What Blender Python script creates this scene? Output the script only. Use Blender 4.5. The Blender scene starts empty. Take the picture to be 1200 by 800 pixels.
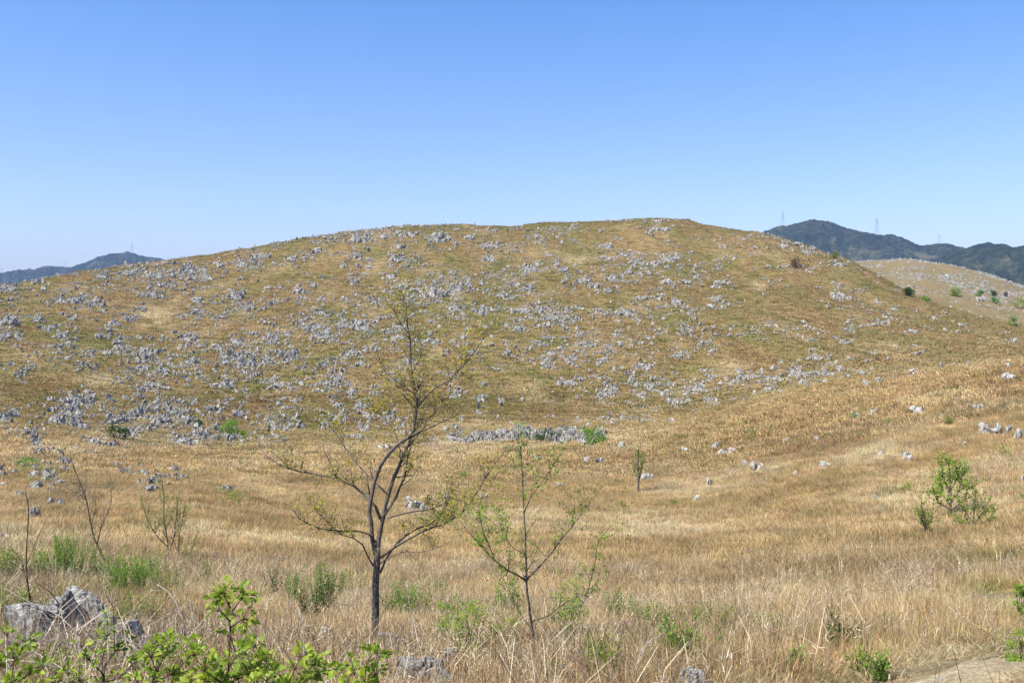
import bpy, math, random
import numpy as np
from mathutils import Vector, Matrix

SC = bpy.context.scene
COL = SC.collection
PI = math.pi

# ------------------------------------------------------------------ camera, sky, sun, exposure
F_PX, HOR = 1100.0, 355.0                     # focal length in photograph pixels, row of the horizon
PITCH = math.atan((400.0 - HOR) / F_PX)
cam = bpy.data.cameras.new("camera")
camo = bpy.data.objects.new("camera", cam)
COL.objects.link(camo)
cam.sensor_width = 36.0
cam.lens = 36.0 * F_PX / 1200.0
cam.clip_start = 0.1
cam.clip_end = 40000.0
camo.location = (0, 0, 0)
camo.rotation_euler = (PI / 2 - PITCH, 0, 0)
SC.camera = camo

SUN_EL, SUN_AZ = math.radians(56), math.radians(-122)      # azimuth from +Y (view) towards +X
world = bpy.data.worlds.new("World")
SC.world = world
world.use_nodes = True
wn = world.node_tree.nodes
bgn = wn["Background"]
sky = wn.new("ShaderNodeTexSky")
sky.sky_type = 'NISHITA'
sky.sun_disc = False
sky.sun_elevation = SUN_EL
sky.sun_rotation = SUN_AZ
sky.altitude = 400
sky.air_density = 1.0
sky.dust_density = 1.2
sky.ozone_density = 2.4
tint = wn.new("ShaderNodeMix"); tint.data_type = 'RGBA'; tint.blend_type = 'MULTIPLY'
tint.inputs[0].default_value = 1.0
tcn, sep, rmp = wn.new("ShaderNodeTexCoord"), wn.new("ShaderNodeSeparateXYZ"), wn.new("ShaderNodeValToRGB")
rmp.color_ramp.elements[0].position = 0.0; rmp.color_ramp.elements[0].color = (1.0, .93, 1.03, 1)
rmp.color_ramp.elements[1].position = .42; rmp.color_ramp.elements[1].color = (.40, .76, 1.18, 1)
for a_, b_ in ((tcn.outputs["Generated"], sep.inputs[0]), (sep.outputs[2], rmp.inputs[0]), (rmp.outputs[0], tint.inputs[7])): world.node_tree.links.new(a_, b_)
world.node_tree.links.new(sky.outputs[0], tint.inputs[6])
world.node_tree.links.new(tint.outputs[2], bgn.inputs[0])
bgn.inputs[1].default_value = 0.115
sl = bpy.data.lights.new("sun", 'SUN')
sl.energy = 5.0
sl.angle = math.radians(0.53)
sl.color = (1.0, 0.95, 0.87)
so = bpy.data.objects.new("sun", sl)
COL.objects.link(so)
sd = Vector((math.sin(SUN_AZ) * math.cos(SUN_EL), math.cos(SUN_AZ) * math.cos(SUN_EL), math.sin(SUN_EL)))
so.rotation_euler = sd.to_track_quat('Z', 'Y').to_euler()
so.location = sd * 300
SC.view_settings.view_transform = 'Standard'
SC.view_settings.look = 'None'
SC.view_settings.gamma = 1.0
SC.view_settings.exposure = 0.72
SC.cycles.max_bounces = 6
SC.cycles.diffuse_bounces = 3
SC.cycles.transmission_bounces = 3
SC.cycles.volume_bounces = 0
SC.cycles.use_denoising = True

# ------------------------------------------------------------------ noise
def _hash(ix, iy, seed):
    h = (ix.astype(np.int64) * 374761393 + iy.astype(np.int64) * 668265263 + seed * 974634777) & 0xFFFFFFFF
    h = ((h ^ (h >> 13)) * 1274126177) & 0xFFFFFFFF
    return ((h ^ (h >> 16)) & 0xFFFFFF) / float(0xFFFFFF)

def vnoise(x, y, seed=0):
    ix, iy = np.floor(x), np.floor(y)
    fx, fy = x - ix, y - iy
    fx = fx * fx * (3 - 2 * fx); fy = fy * fy * (3 - 2 * fy)
    a = _hash(ix, iy, seed); b = _hash(ix + 1, iy, seed)
    c = _hash(ix, iy + 1, seed); d = _hash(ix + 1, iy + 1, seed)
    return (a + (b - a) * fx) * (1 - fy) + (c + (d - c) * fx) * fy

def fbm(x, y, scale, octv=4, seed=0):
    x = np.asarray(x, float) / scale; y = np.asarray(y, float) / scale
    s, a, t = 0.0, 1.0, 0.0
    for o in range(octv):
        s = s + a * vnoise(x + 17.3 * o, y - 9.1 * o, seed + o)
        t += a; a *= 0.5
        x, y = x * 1.93 * 0.96 - y * 1.93 * 0.28, x * 1.93 * 0.28 + y * 1.93 * 0.96
    return s / t                                # 0..1

def sstep(a, b, x):
    t = np.clip((x - a) / (b - a), 0, 1)
    return t * t * (3 - 2 * t)

# ------------------------------------------------------------------ pixels of the photograph to directions and back
cp, sp = math.cos(PITCH), math.sin(PITCH)
def ray(u, v):
    dx = u - 600.0; up = 400.0 - v
    return dx, up * sp + F_PX * cp, up * cp - F_PX * sp

def project(x, y, z):
    dep = y * cp - z * sp
    up = y * sp + z * cp
    dep = np.where(np.abs(dep) < 1e-6, 1e-6, dep)
    return 600 + F_PX * x / dep, 400 - F_PX * up / dep

# ------------------------------------------------------------------ terrain
PROFILE = {   # column of the photograph: (distance in metres, row at which the ground there appears)
    0:    [(9, 800), (13.5, 755), (20, 700), (34, 640), (55, 597), (80, 563), (110, 527), (140, 488), (200, 420), (280, 365), (370, 335)],
    200:  [(10, 800), (14.5, 750), (22, 700), (38, 640), (60, 590), (85, 557), (115, 530), (135, 510), (180, 455), (250, 392), (340, 338), (430, 305)],
    400:  [(10, 800), (15, 752), (24, 700), (40, 648), (60, 602), (90, 557), (120, 528), (140, 508), (190, 443), (260, 380), (350, 320), (450, 273)],
    600:  [(10, 800), (15, 752), (25, 700), (40, 650), (60, 602), (90, 556), (122, 522), (142, 503), (190, 440), (260, 375), (360, 312), (470, 266)],
    800:  [(10, 800), (15, 752), (25, 700), (40, 646), (60, 596), (88, 548), (120, 505), (145, 488), (190, 445), (260, 378), (360, 310), (470, 259)],
    900:  [(10, 800), (15, 752), (24, 700), (38, 645), (58, 590), (84, 536), (112, 492), (140, 462), (175, 448), (240, 398), (330, 332), (450, 276)],
    1000: [(10, 800), (15, 750), (23, 700), (36, 642), (55, 582), (80, 524), (110, 470), (138, 438), (165, 440), (220, 414), (310, 360), (410, 306), (520, 325), (700, 312), (820, 305), (1000, 330)],
    1100: [(9.5, 800), (14, 755), (22, 700), (35, 640), (52, 580), (75, 520), (100, 466), (130, 430), (165, 438), (220, 420), (300, 380), (380, 345), (480, 352), (650, 330), (830, 308), (1000, 330)],
    1200: [(9, 800), (13, 763), (21, 700), (33, 640), (50, 575), (72, 512), (98, 455), (124, 422), (160, 434), (220, 420), (300, 395), (350, 384), (450, 380), (620, 358), (800, 337), (1000, 350)],
    1500: [(8, 800), (12, 763), (20, 690), (32, 625), (48, 555), (70, 492), (98, 440), (130, 405), (170, 400), (240, 395), (330, 385), (450, 375), (620, 365), (800, 360), (1000, 370)],
}
SKYLINE = [(-400, 350), (0, 335), (50, 328), (100, 318), (150, 311), (200, 305), (250, 298), (300, 290), (350, 281), (400, 273), (440, 268), (480, 265), (540, 263),
           (600, 266), (640, 261), (700, 260), (740, 257), (780, 256), (800, 258), (840, 266), (900, 275), (940, 287), (970, 297), (985, 302), (1000, 309), (1030, 325), (1060, 341), (1100, 358), (1150, 372), (1200, 385)]
R = np.unique(np.concatenate([np.geomspace(0.6, 20, 80), np.geomspace(20, 500, 420), np.geomspace(500, 1000, 60), np.geomspace(1000, 7300, 40)]))
TH = np.radians(np.unique(np.concatenate([np.linspace(-180, -60, 24), np.linspace(-60, -31, 50), np.linspace(-31, 31, 560), np.linspace(31, 60, 50), np.linspace(60, 180, 24)])))

def build_table():
    cols, rows = [], []
    for u, prof in sorted(PROFILE.items()):
        zz = [(0.6, -1.72), (4, -2.5)]
        for r, v in prof:
            dx, dy, dz = ray(float(u), float(v))
            zz.append((r, r * dz / math.hypot(dx, dy)))
        rl, zl = zz[-1]
        zz += [(rl + 170, zl - 22), (rl + 420, -62), (1900, -88), (7300, -95)]
        rr = np.log([a for a, _ in zz]); za = np.array([b for _, b in zz])
        # smooth monotone-free interpolation: finite-difference hermite on log distance
        m = np.gradient(za, rr)
        sl_ = np.diff(za) / np.diff(rr)
        m[1:-1] = np.where(sl_[1:] * sl_[:-1] > 0, 2 * sl_[1:] * sl_[:-1] / (sl_[1:] + sl_[:-1] + 1e-12), 0.5 * (sl_[1:] + sl_[:-1]) * 0.3)
        L = np.log(R)
        k = np.clip(np.searchsorted(rr, L) - 1, 0, len(rr) - 2)
        h = rr[k + 1] - rr[k]; t = np.clip((L - rr[k]) / h, 0, 1)
        z = (2 * t**3 - 3 * t**2 + 1) * za[k] + (t**3 - 2 * t**2 + t) * h * m[k] + (-2 * t**3 + 3 * t**2) * za[k + 1] + (t**3 - t**2) * h * m[k + 1]
        cols.append(math.atan2(u - 600.0, F_PX)); rows.append(z)
    first, last = rows[0].copy(), rows[-1].copy()
    back = -1.72 + 0.05 * np.minimum(R, 40) - 90 * sstep(60, 1500, R)
    cols = [-PI, math.radians(-110), math.radians(-45)] + cols + [math.radians(48), math.radians(110), PI]
    rows = [back, 0.5 * back + 0.5 * first, first] + rows + [last, 0.5 * back + 0.5 * last, back]
    cols = np.array(cols); rows = np.array(rows)
    k = np.clip(np.searchsorted(cols, TH) - 1, 0, len(cols) - 2)
    t = (TH - cols[k]) / (cols[k + 1] - cols[k]); t = np.clip(t, 0, 1)
    # catmull-rom across azimuth in view, linear outside
    km, kp = np.clip(k - 1, 0, len(cols) - 1), np.clip(k + 2, 0, len(cols) - 1)
    h = (cols[k + 1] - cols[k])[:, None]
    m0 = (rows[k + 1] - rows[km]) / (cols[k + 1] - cols[km])[:, None] * h
    m1 = (rows[kp] - rows[k]) / (cols[kp] - cols[k])[:, None] * h
    m0 = np.clip(m0, -60, 60); m1 = np.clip(m1, -60, 60)
    tt = t[:, None]
    Z = (2 * tt**3 - 3 * tt**2 + 1) * rows[k] + (tt**3 - 2 * tt**2 + tt) * m0 + (-2 * tt**3 + 3 * tt**2) * rows[k + 1] + (tt**3 - tt**2) * m1
    return Z                                     # azimuth x distance

Zt = build_table()
TT, RR = np.meshgrid(TH, R, indexing='ij')
GX, GY = RR * np.sin(TT), RR * np.cos(TT)
# broad undulation
amp = sstep(25, 90, RR) * 1.0 + sstep(150, 260, RR) * 1.8
amp *= 1 - sstep(900, 1500, RR) * 0.5
Zt = Zt + amp * (fbm(GX, GY, 55, 3, 5) - 0.5) * 1.7
# bring the crest of the hill to the skyline
def crest_fix(Z):
    uu = 600 + F_PX * np.tan(np.clip(TH, -1.2, 1.2))
    inr = (R > 230) & (R < 520)
    el = (Z[:, inr] / R[inr]).max(axis=1)
    want = np.interp(uu, [p[0] for p in SKYLINE], [p[1] for p in SKYLINE])
    dx, dy, dz = ray(uu, want)
    target = dz / np.hypot(dx, dy)
    d = (target - el) * sstep(-600, -350, uu) * (1 - sstep(1100, 1250, uu))
    d = np.convolve(np.pad(d, 4, 'edge'), np.ones(9) / 9, 'valid')
    w = sstep(200, 400, R)[None, :] * (1 - sstep(700, 1200, R))[None, :]
    return Z + d[:, None] * RR * w
SKY2 = [(985, 308), (1000, 306.5), (1040, 304.5), (1065, 304), (1090, 307), (1120, 312), (1150, 319), (1180, 329), (1200, 337), (1300, 352), (1500, 362)]
def crest_fix2(Z):
    uu = 600 + F_PX * np.tan(np.clip(TH, -1.2, 1.2))
    inr = (R > 600) & (R < 1150)
    el = (Z[:, inr] / R[inr]).max(axis=1)
    dx, dy, dz = ray(uu, np.interp(uu, [p[0] for p in SKY2], [p[1] for p in SKY2]))
    d = (dz / np.hypot(dx, dy) - el) * sstep(930, 980, uu) * (1 - sstep(1500, 1700, uu))
    d = np.convolve(np.pad(d, 4, 'edge'), np.ones(9) / 9, 'valid')
    return Z + d[:, None] * RR * (sstep(480, 640, R) * (1 - sstep(1100, 1500, R)))[None, :]
for _ in range(3):
    Zt = crest_fix(Zt)
for _ in range(2):
    Zt = crest_fix2(Zt)
# hummocks
Zt = Zt + sstep(100, 200, RR) * (1 - sstep(700, 1200, RR)) * ((fbm(GX, GY * .5, 7, 3, 11) - 0.5) * 1.5) \
        + sstep(10, 60, RR) * (1 - sstep(500, 900, RR)) * (fbm(GX, GY, 3.2, 3, 21) - 0.5) * 0.45 \
        + sstep(1, 6, RR) * (fbm(GX, GY, 1.1, 2, 31) - 0.5) * 0.12
LR = np.log(R)

def ground(x, y):
    x = np.asarray(x, float); y = np.asarray(y, float)
    th = np.arctan2(x, y); lr = np.log(np.clip(np.hypot(x, y), R[0], R[-1] * 0.999))
    i = np.clip(np.searchsorted(TH, th) - 1, 0, len(TH) - 2); j = np.clip(np.searchsorted(LR, lr) - 1, 0, len(R) - 2)
    a = np.clip((th - TH[i]) / (TH[i + 1] - TH[i]), 0, 1); rr = np.exp(lr); b = np.clip((rr - R[j]) / (R[j + 1] - R[j]), 0, 1)
    return (Zt[i, j] * (1 - b) + Zt[i, j + 1] * b) * (1 - a) + (Zt[i + 1, j] * (1 - b) + Zt[i + 1, j + 1] * b) * a

RS = np.geomspace(3.0, 1100, 1500)
def P(u, v):
    """the ground point seen at a pixel of the photograph"""
    dx, dy, dz = ray(float(u), float(v))
    h = math.hypot(dx, dy); dx /= h; dy /= h; dz /= h
    g = ground(RS * dx, RS * dy)
    hit = np.nonzero(g > RS * dz)[0]
    if len(hit) == 0:                            # just over the skyline: the point nearest to the ray
        k = int(np.argmax((g - RS * dz) / RS)); r = RS[k]
    else:
        k = int(hit[0])
        if k == 0: r = RS[0]
        else:
            a0 = g[k - 1] - RS[k - 1] * dz; a1 = g[k] - RS[k] * dz
            t = -a0 / (a1 - a0 + 1e-9); r = RS[k - 1] + t * (RS[k] - RS[k - 1])
    x, y = r * dx, r * dy
    return Vector((x, y, float(ground(x, y))))
def at(u, v, Y):
    """the point at depth Y seen at a pixel"""
    dx, dy, dz = ray(float(u), float(v)); s = Y / dy
    return Vector((dx * s, Y, dz * s))

# ------------------------------------------------------------------ what grows where (albedo of the ground cover)
STRAW = np.array([.74, .585, .345]); GOLD = np.array([.56, .41, .20]); RUST = np.array([.40, .265, .125])
OLIVE = np.array([.25, .215, .070]); GREEN = np.array([.13, .165, .035]); DUST = np.array([.42, .31, .20])
PATCH = [   # column, row, half width, half height, kind, weight: patches of one kind of cover, fixed to the ground
    (185, 368, 30, 16, 'S', 1.0), (205, 352, 14, 12, 'S', .8), (30, 415, 40, 14, 'S', .5), (110, 445, 26, 12, 'S', .8), (530, 345, 26, 5, 'S', .7),
    (20, 505, 26, 14, 'S', .7), (680, 306, 22, 7, 'S', .8), (750, 283, 26, 7, 'G', .8), (430, 262, 30, 6, 'S', .4), (890, 335, 14, 6, 'S', .9),
    (860, 428, 34, 9, 'S', .8), (615, 458, 30, 12, 'S', .5), (640, 470, 30, 8, 'S', .8), (300, 385, 20, 8, 'S', .4), (560, 402, 20, 8, 'S', .4),
    (150, 392, 50, 6, 'O', .7), (560, 470, 60, 22, 'O', .5), (590, 480, 40, 8, 'E', .4), (640, 330, 60, 22, 'O', .5), (530, 380, 70, 14, 'O', .5), (860, 460, 40, 10, 'O', .6),
    (75, 445, 26, 10, 'O', .5), (380, 455, 40, 14, 'O', .5), (920, 480, 70, 7, 'G', .6), (1080, 395, 60, 14, 'O', .4),
    (200, 535, 90, 9, 'R', .7), (420, 540, 170, 12, 'G', .8), (120, 566, 130, 16, 'G', .8), (640, 556, 120, 14, 'G', .6), (60, 600, 90, 14, 'R', .5), (560, 620, 160, 10, 'G', .5), (40, 555, 40, 12, 'E', .6), (20, 540, 16, 6, 'E', .7), (350, 565, 60, 10, 'R', .7), (300, 610, 70, 10, 'R', .5),
    (640, 530, 60, 8, 'R', .4), (740, 660, 30, 10, 'R', .8), (850, 632, 60, 12, 'R', .3), (960, 680, 50, 10, 'R', .5), (1050, 640, 70, 10, 'R', .4),
    (700, 560, 60, 12, 'G', .5), (780, 520, 60, 14, 'O', .3), (880, 500, 60, 8, 'O', .3), (1120, 470, 60, 10, 'S', .6), (1080, 500, 90, 14, 'S', .4),
    (420, 640, 60, 14, 'S', .4), (600, 690, 120, 12, 'S', .3), (900, 610, 60, 10, 'S', .5), (1080, 700, 90, 20, 'S', .5), (330, 585, 40, 10, 'S', .3),
    (120, 690, 100, 22, 'E', .30), (1150, 655, 60, 14, 'O', .5), (1160, 695, 22, 10, 'E', .8), (1000, 765, 60, 7, 'E', .7), (1130, 750, 60, 6, 'E', .7), (620, 740, 120, 22, 'E', .18),
    (100, 755, 100, 30, 'D', .6), (620, 790, 90, 16, 'D', .6), (420, 790, 90, 14, 'D', .5),
]
PATHC = [(1010, 850), (1075, 815), (1122, 797), (1165, 784), (1215, 770), (1300, 752), (1345, 735), (1290, 709), (1225, 700), (1182, 700)]
_pc = None
def path_dist(x, y):
    global _pc
    if _pc is None:
        pts = [P(u, v) if v < 800 else None for u, v in PATHC]
        out = []
        for (u, v), p in zip(PATHC, pts):
            p = P(u, v); out.append((p.x, p.y))
        _pc = np.array(out)
    x = np.asarray(x, float); y = np.asarray(y, float)
    d = np.full(x.shape, 1e9)
    for a, b in zip(_pc[:-1], _pc[1:]):
        ab = b - a
        t = np.clip(((x - a[0]) * ab[0] + (y - a[1]) * ab[1]) / (ab @ ab), 0, 1)
        d = np.minimum(d, np.hypot(x - a[0] - t * ab[0], y - a[1] - t * ab[1]))
    return d
FOOT = [(-600, 520), (0, 528), (200, 527), (400, 516), (520, 518), (700, 500), (800, 488), (860, 462), (1000, 436), (1200, 424), (1800, 415)]
def hillness(x, y, z):
    u, v = project(x, y, z); r = np.hypot(x, y)
    line = np.interp(u, [a for a, _ in FOOT], [b for _, b in FOOT])
    return sstep(22, -8, v - line + (fbm(x, y * .7, 17, 3, 141) - .54) * np.where(r < 200, 110, 0)) * sstep(118, 135, r), u, v, r

def cover(x, y, z):
    """ground cover colour (n x 3), hill share, u, v, r"""
    x = np.asarray(x, float); y = np.asarray(y, float)
    hn, u, v, r = hillness(x, y, z)
    def mix(c, d, t): return c + (np.asarray(d) - c) * np.clip(t, 0, 1)[..., None]
    n1, n2, n3 = fbm(x, y, 30, 4, 41), fbm(x, y, 7, 4, 51), fbm(x, y, 2.0, 3, 61)
    n4 = fbm(x + 900, y, 16, 4, 71); n5 = fbm(x, y + 500, 45, 3, 81)
    field = mix(GOLD[None] * np.ones(x.shape + (1,)), STRAW * .95, sstep(.46, .74, n2 * .6 + n1 * .4))
    field = mix(field, RUST, sstep(.55, .72, n4) * .55)
    field = mix(field, OLIVE * 1.15, sstep(.58, .74, n5 * .4 + n3 * .6) * .7)
    n1, n2, n3 = fbm(x, y * .4, 26, 4, 41), fbm(x, y * .4, 6, 4, 51), fbm(x, y * .4, 2.2, 3, 61); n4 = fbm(x + 900, y * .4, 14, 4, 71)
    hill = mix(GOLD[None] * np.array([.66, .65, .58]) * np.ones(x.shape + (1,)), OLIVE * 1.15, sstep(.38, .68, n1 * .35 + n4 * .2 + n2 * .45))
    hill = mix(hill, STRAW * .8, sstep(.56, .70, fbm(x + 300, y * .4 + 70, 10, 4, 91)) * .30)
    hill = mix(hill, RUST * np.array([.9, .9, .85]), sstep(.55, .70, fbm(x - 300, y * .4 + 170, 8, 3, 95)) * .55)
    hill = mix(hill, GREEN * 1.1, sstep(.60, .74, n3 * .7 + n2 * .3) * .5)
    hs = np.clip(hn * sstep(46, -34, v - np.interp(u, [a for a, _ in FOOT], [b for _, b in FOOT]) + (n2 - .5) * 70 + (fbm(x + 50, y, 22, 3, 131) - .5) * 110), 0, 1)
    c = field + (hill - field) * hs[..., None]
    kinds = dict(S=STRAW, G=GOLD, R=RUST, O=OLIVE * 1.15, E=GREEN * 1.3, D=DUST)
    wob = (n2 - .5) * 1.6 + (n3 - .5) * 1.2
    vis = r < 560
    for pu, pv, wu, hv, k, w in PATCH:
        q = 1.25 - np.sqrt(((u - pu) / wu) ** 2 + ((v - pv) / hv) ** 2) + wob
        c = mix(c, kinds[k] * (1 if k != 'S' else 1.0), sstep(0, 1.5, q) * w * .8 * vis)
    # far rise to the right is paler, tan
    c = mix(c, np.array([.34, .275, .15]), sstep(480, 640, r) * .5)
    near = sstep(24, 10, r)
    c = mix(c, DUST * np.array([.95, .85, .75]), near * .35)
    pd = path_dist(x, y)
    c = mix(c, np.array([.38, .32, .19]), sstep(1.6, 1.0, pd + (n3 - .5)) * .75)
    return c, hn, u, v, r

# ------------------------------------------------------------------ node helpers and materials
def mat(name):
    m = bpy.data.materials.new(name); m.use_nodes = True
    nt = m.node_tree; b = nt.nodes["Principled BSDF"]
    b.inputs["Roughness"].default_value = 0.9
    if "Specular IOR Level" in b.inputs: b.inputs["Specular IOR Level"].default_value = 0.15
    return m, nt, b
def N(nt, t, **kw):
    n = nt.nodes.new(t)
    for k, v in kw.items():
        if k.startswith('i_'):
            n.inputs[k[2:].replace('_', ' ')].default_value = v
        else: setattr(n, k, v)
    return n
def noise(nt, vec, scale, detail=4, rough=.6):
    n = nt.nodes.new("ShaderNodeTexNoise"); n.inputs["Scale"].default_value = scale
    n.inputs["Detail"].default_value = detail; n.inputs["Roughness"].default_value = rough
    if vec is not None: nt.links.new(vec, n.inputs["Vector"])
    return n.outputs["Fac"]
def ramp(nt, fac, stops):
    n = nt.nodes.new("ShaderNodeValToRGB"); e = n.color_ramp.elements
    while len(e) < len(stops): e.new(0.5)
    for el, (p, c) in zip(e, stops):
        el.position = p; el.color = (*c, 1) if len(c) == 3 else c
    nt.links.new(fac, n.inputs[0]); return n.outputs[0]
def mixc(nt, mode, fac, a, b):
    n = nt.nodes.new("ShaderNodeMix"); n.data_type = 'RGBA'; n.blend_type = mode
    for sock, val in ((n.inputs[0], fac), (n.inputs[6], a), (n.inputs[7], b)):
        if hasattr(val, 'is_linked') or isinstance(val, bpy.types.NodeSocket): nt.links.new(val, sock)
        elif isinstance(val, (int, float)): sock.default_value = val
        else: sock.default_value = (*val, 1)
    return n.outputs[2]
def geo_pos(nt):
    return nt.nodes.new("ShaderNodeNewGeometry").outputs["Position"]
def obj_co(nt):
    return nt.nodes.new("ShaderNodeTexCoord").outputs["Object"]
def bump(nt, b, h, strength, dist=.05):
    n = nt.nodes.new("ShaderNodeBump"); n.inputs["Strength"].default_value = strength; n.inputs["Distance"].default_value = dist
    nt.links.new(h, n.inputs["Height"]); nt.links.new(n.outputs[0], b.inputs["Normal"])

# ground
m_ground, nt, b = mat("ground_cover")
a = N(nt, "ShaderNodeAttribute", attribute_name="col")
pos = geo_pos(nt)
f1 = noise(nt, pos, 1.7, 6, .7); f2 = noise(nt, pos, .35, 5, .65)
c = mixc(nt, 'MULTIPLY', 1.0, a.outputs["Color"], ramp(nt, f1, [(.30, (.50, .48, .45)), (.52, (.90, .88, .85)), (.75, (1.3, 1.28, 1.2))]))
c = mixc(nt, 'MULTIPLY', 1.0, c, ramp(nt, f2, [(.3, (.78, .80, .8)), (.7, (1.15, 1.12, 1.1))]))
c = mixc(nt, 'MULTIPLY', 1.0, c, (.70, .67, .62))
nt.links.new(c, b.inputs["Base Color"])
bump(nt, b, f1, .8, .35)

def blade_material(name, attr, trans=.36, spread=.25):
    """leaf and blade material: colour from the cover where it stands, varied per blade, with light coming through"""
    m, nt, b = mat(name)
    nt.nodes.remove(b)
    at_ = N(nt, "ShaderNodeAttribute", attribute_name=attr); at_.attribute_type = 'INSTANCER'
    v_ = N(nt, "ShaderNodeAttribute", attribute_name="tone")
    c = mixc(nt, 'MULTIPLY', 1.0, at_.outputs["Color"], v_.outputs["Color"])
    d = nt.nodes.new("ShaderNodeBsdfDiffuse"); t = nt.nodes.new("ShaderNodeBsdfTranslucent"); mx = nt.nodes.new("ShaderNodeMixShader")
    mx.inputs[0].default_value = trans
    nt.links.new(c, d.inputs[0]); nt.links.new(c, t.inputs[0])
    nt.links.new(d.outputs[0], mx.inputs[1]); nt.links.new(t.outputs[0], mx.inputs[2])
    nt.links.new(mx.outputs[0], nt.nodes["Material Output"].inputs[0])
    return m
m_blade = blade_material("dry_grass_blade", "col")

def leaf_material(name, cols, trans=.45, gloss=.15, scale=9):
    m, nt, b = mat(name)
    pos = geo_pos(nt)
    w = nt.nodes.new("ShaderNodeTexWhiteNoise")
    sn = N(nt, "ShaderNodeVectorMath", operation='SNAP'); nt.links.new(pos, sn.inputs[0]); sn.inputs[1].default_value = (1 / scale,) * 3
    nt.links.new(sn.outputs[0], w.inputs["Vector"])
    n1 = noise(nt, pos, scale * .35, 2)
    ad = N(nt, "ShaderNodeMath", operation='MULTIPLY_ADD'); nt.links.new(w.outputs["Value"], ad.inputs[0]); ad.inputs[1].default_value = .55
    m2 = N(nt, "ShaderNodeMath", operation='MULTIPLY_ADD'); nt.links.new(n1, m2.inputs[0]); m2.inputs[1].default_value = .9; m2.inputs[2].default_value = -.22
    nt.links.new(m2.outputs[0], ad.inputs[2])
    n = len(cols)
    c = ramp(nt, ad.outputs[0], [(i / (n - 1), k) for i, k in enumerate(cols)])
    nt.links.new(c, b.inputs["Base Color"]); b.inputs["Roughness"].default_value = .5
    b.inputs["Specular IOR Level"].default_value = gloss
    t = nt.nodes.new("ShaderNodeBsdfTranslucent"); mx = nt.nodes.new("ShaderNodeMixShader"); mx.inputs[0].default_value = trans
    nt.links.new(c, t.inputs[0]); nt.links.new(b.outputs[0], mx.inputs[1]); nt.links.new(t.outputs[0], mx.inputs[2])
    nt.links.new(mx.outputs[0], nt.nodes["Material Output"].inputs[0])
    return m
m_leaf_lime = leaf_material("lime_leaf", [(.10, .20, .015), (.22, .36, .03), (.38, .50, .05)])
m_leaf_green = leaf_material("green_leaf", [(.08, .17, .02), (.17, .31, .035), (.30, .44, .06)])
m_leaf_bud = leaf_material("bud_leaf", [(.24, .22, .03), (.48, .42, .06), (.62, .52, .09)])
m_leaf_dark = leaf_material("dark_leaf", [(.03, .06, .012), (.06, .11, .02), (.12, .18, .035)])
m_leaf_mid = leaf_material("mid_leaf", [(.14, .18, .03), (.26, .33, .05), (.40, .44, .09)])
m_leaf_bronze = leaf_material("bronze_leaf", [(.09, .05, .025), (.16, .10, .045), (.22, .16, .06)])
m_leaf_big = leaf_material("bramble_leaf", [(.07, .13, .015), (.26, .36, .03), (.52, .54, .07)], trans=.45, gloss=.3, scale=14)

def bark_material(name, dark, light, scale=30):
    m, nt, b = mat(name)
    co = geo_pos(nt)
    mp = N(nt, "ShaderNodeMapping"); mp.inputs["Scale"].default_value = (1, 1, .3); nt.links.new(co, mp.inputs[0])
    f = noise(nt, mp.outputs[0], scale, 5, .7)
    nt.links.new(ramp(nt, f, [(.35, dark), (.65, light)]), b.inputs["Base Color"])
    bump(nt, b, f, .8, .02); return m
m_bark = bark_material("grey_brown_bark", (.045, .036, .028), (.23, .19, .15))
m_bark_pale = bark_material("pale_twig_bark", (.26, .22, .165), (.60, .53, .43), 60)
m_bark_dark = bark_material("dark_stem_bark", (.03, .02, .014), (.10, .065, .045), 60)

def rock_material(name, lo, mid, hi, scale=1.0):
    m, nt, b = mat(name)
    pos = geo_pos(nt)
    f1 = noise(nt, pos, 1.1 * scale, 6, .7)
    mp = N(nt, "ShaderNodeMapping"); mp.inputs["Scale"].default_value = (3.2, 3.2, .8); nt.links.new(pos, mp.inputs[0])
    f2 = noise(nt, mp.outputs[0], 1.6 * scale, 5, .7)
    f3 = noise(nt, pos, 14 * scale, 4, .7)
    c = ramp(nt, f1, [(.30, lo), (.5, mid), (.72, hi)])
    c = mixc(nt, 'MULTIPLY', 1.0, c, ramp(nt, f2, [(.40, (.22, .22, .21)), (.49, (.85, .85, .85)), (.7, (1.1, 1.1, 1.1))]))
    c = mixc(nt, 'MULTIPLY', .7, c, ramp(nt, f3, [(.35, (.6, .6, .58)), (.6, (1.1, 1.1, 1.1))]))
    nt.links.new(c, b.inputs["Base Color"])
    h = N(nt, "ShaderNodeMath", operation='ADD'); nt.links.new(f2, h.inputs[0]); nt.links.new(f3, h.inputs[1])
    bump(nt, b, h.outputs[0], .9, .12 / scale)
    return m
m_rock = rock_material("limestone", (.24, .22, .185), (.48, .445, .385), (.68, .64, .57))
m_rock_near = rock_material("limestone_close", (.30, .28, .24), (.54, .505, .45), (.74, .70, .63), 5.0)
m_rock_pale = rock_material("pale_limestone", (.36, .335, .285), (.56, .525, .465), (.74, .70, .63), 1.5)

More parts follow.
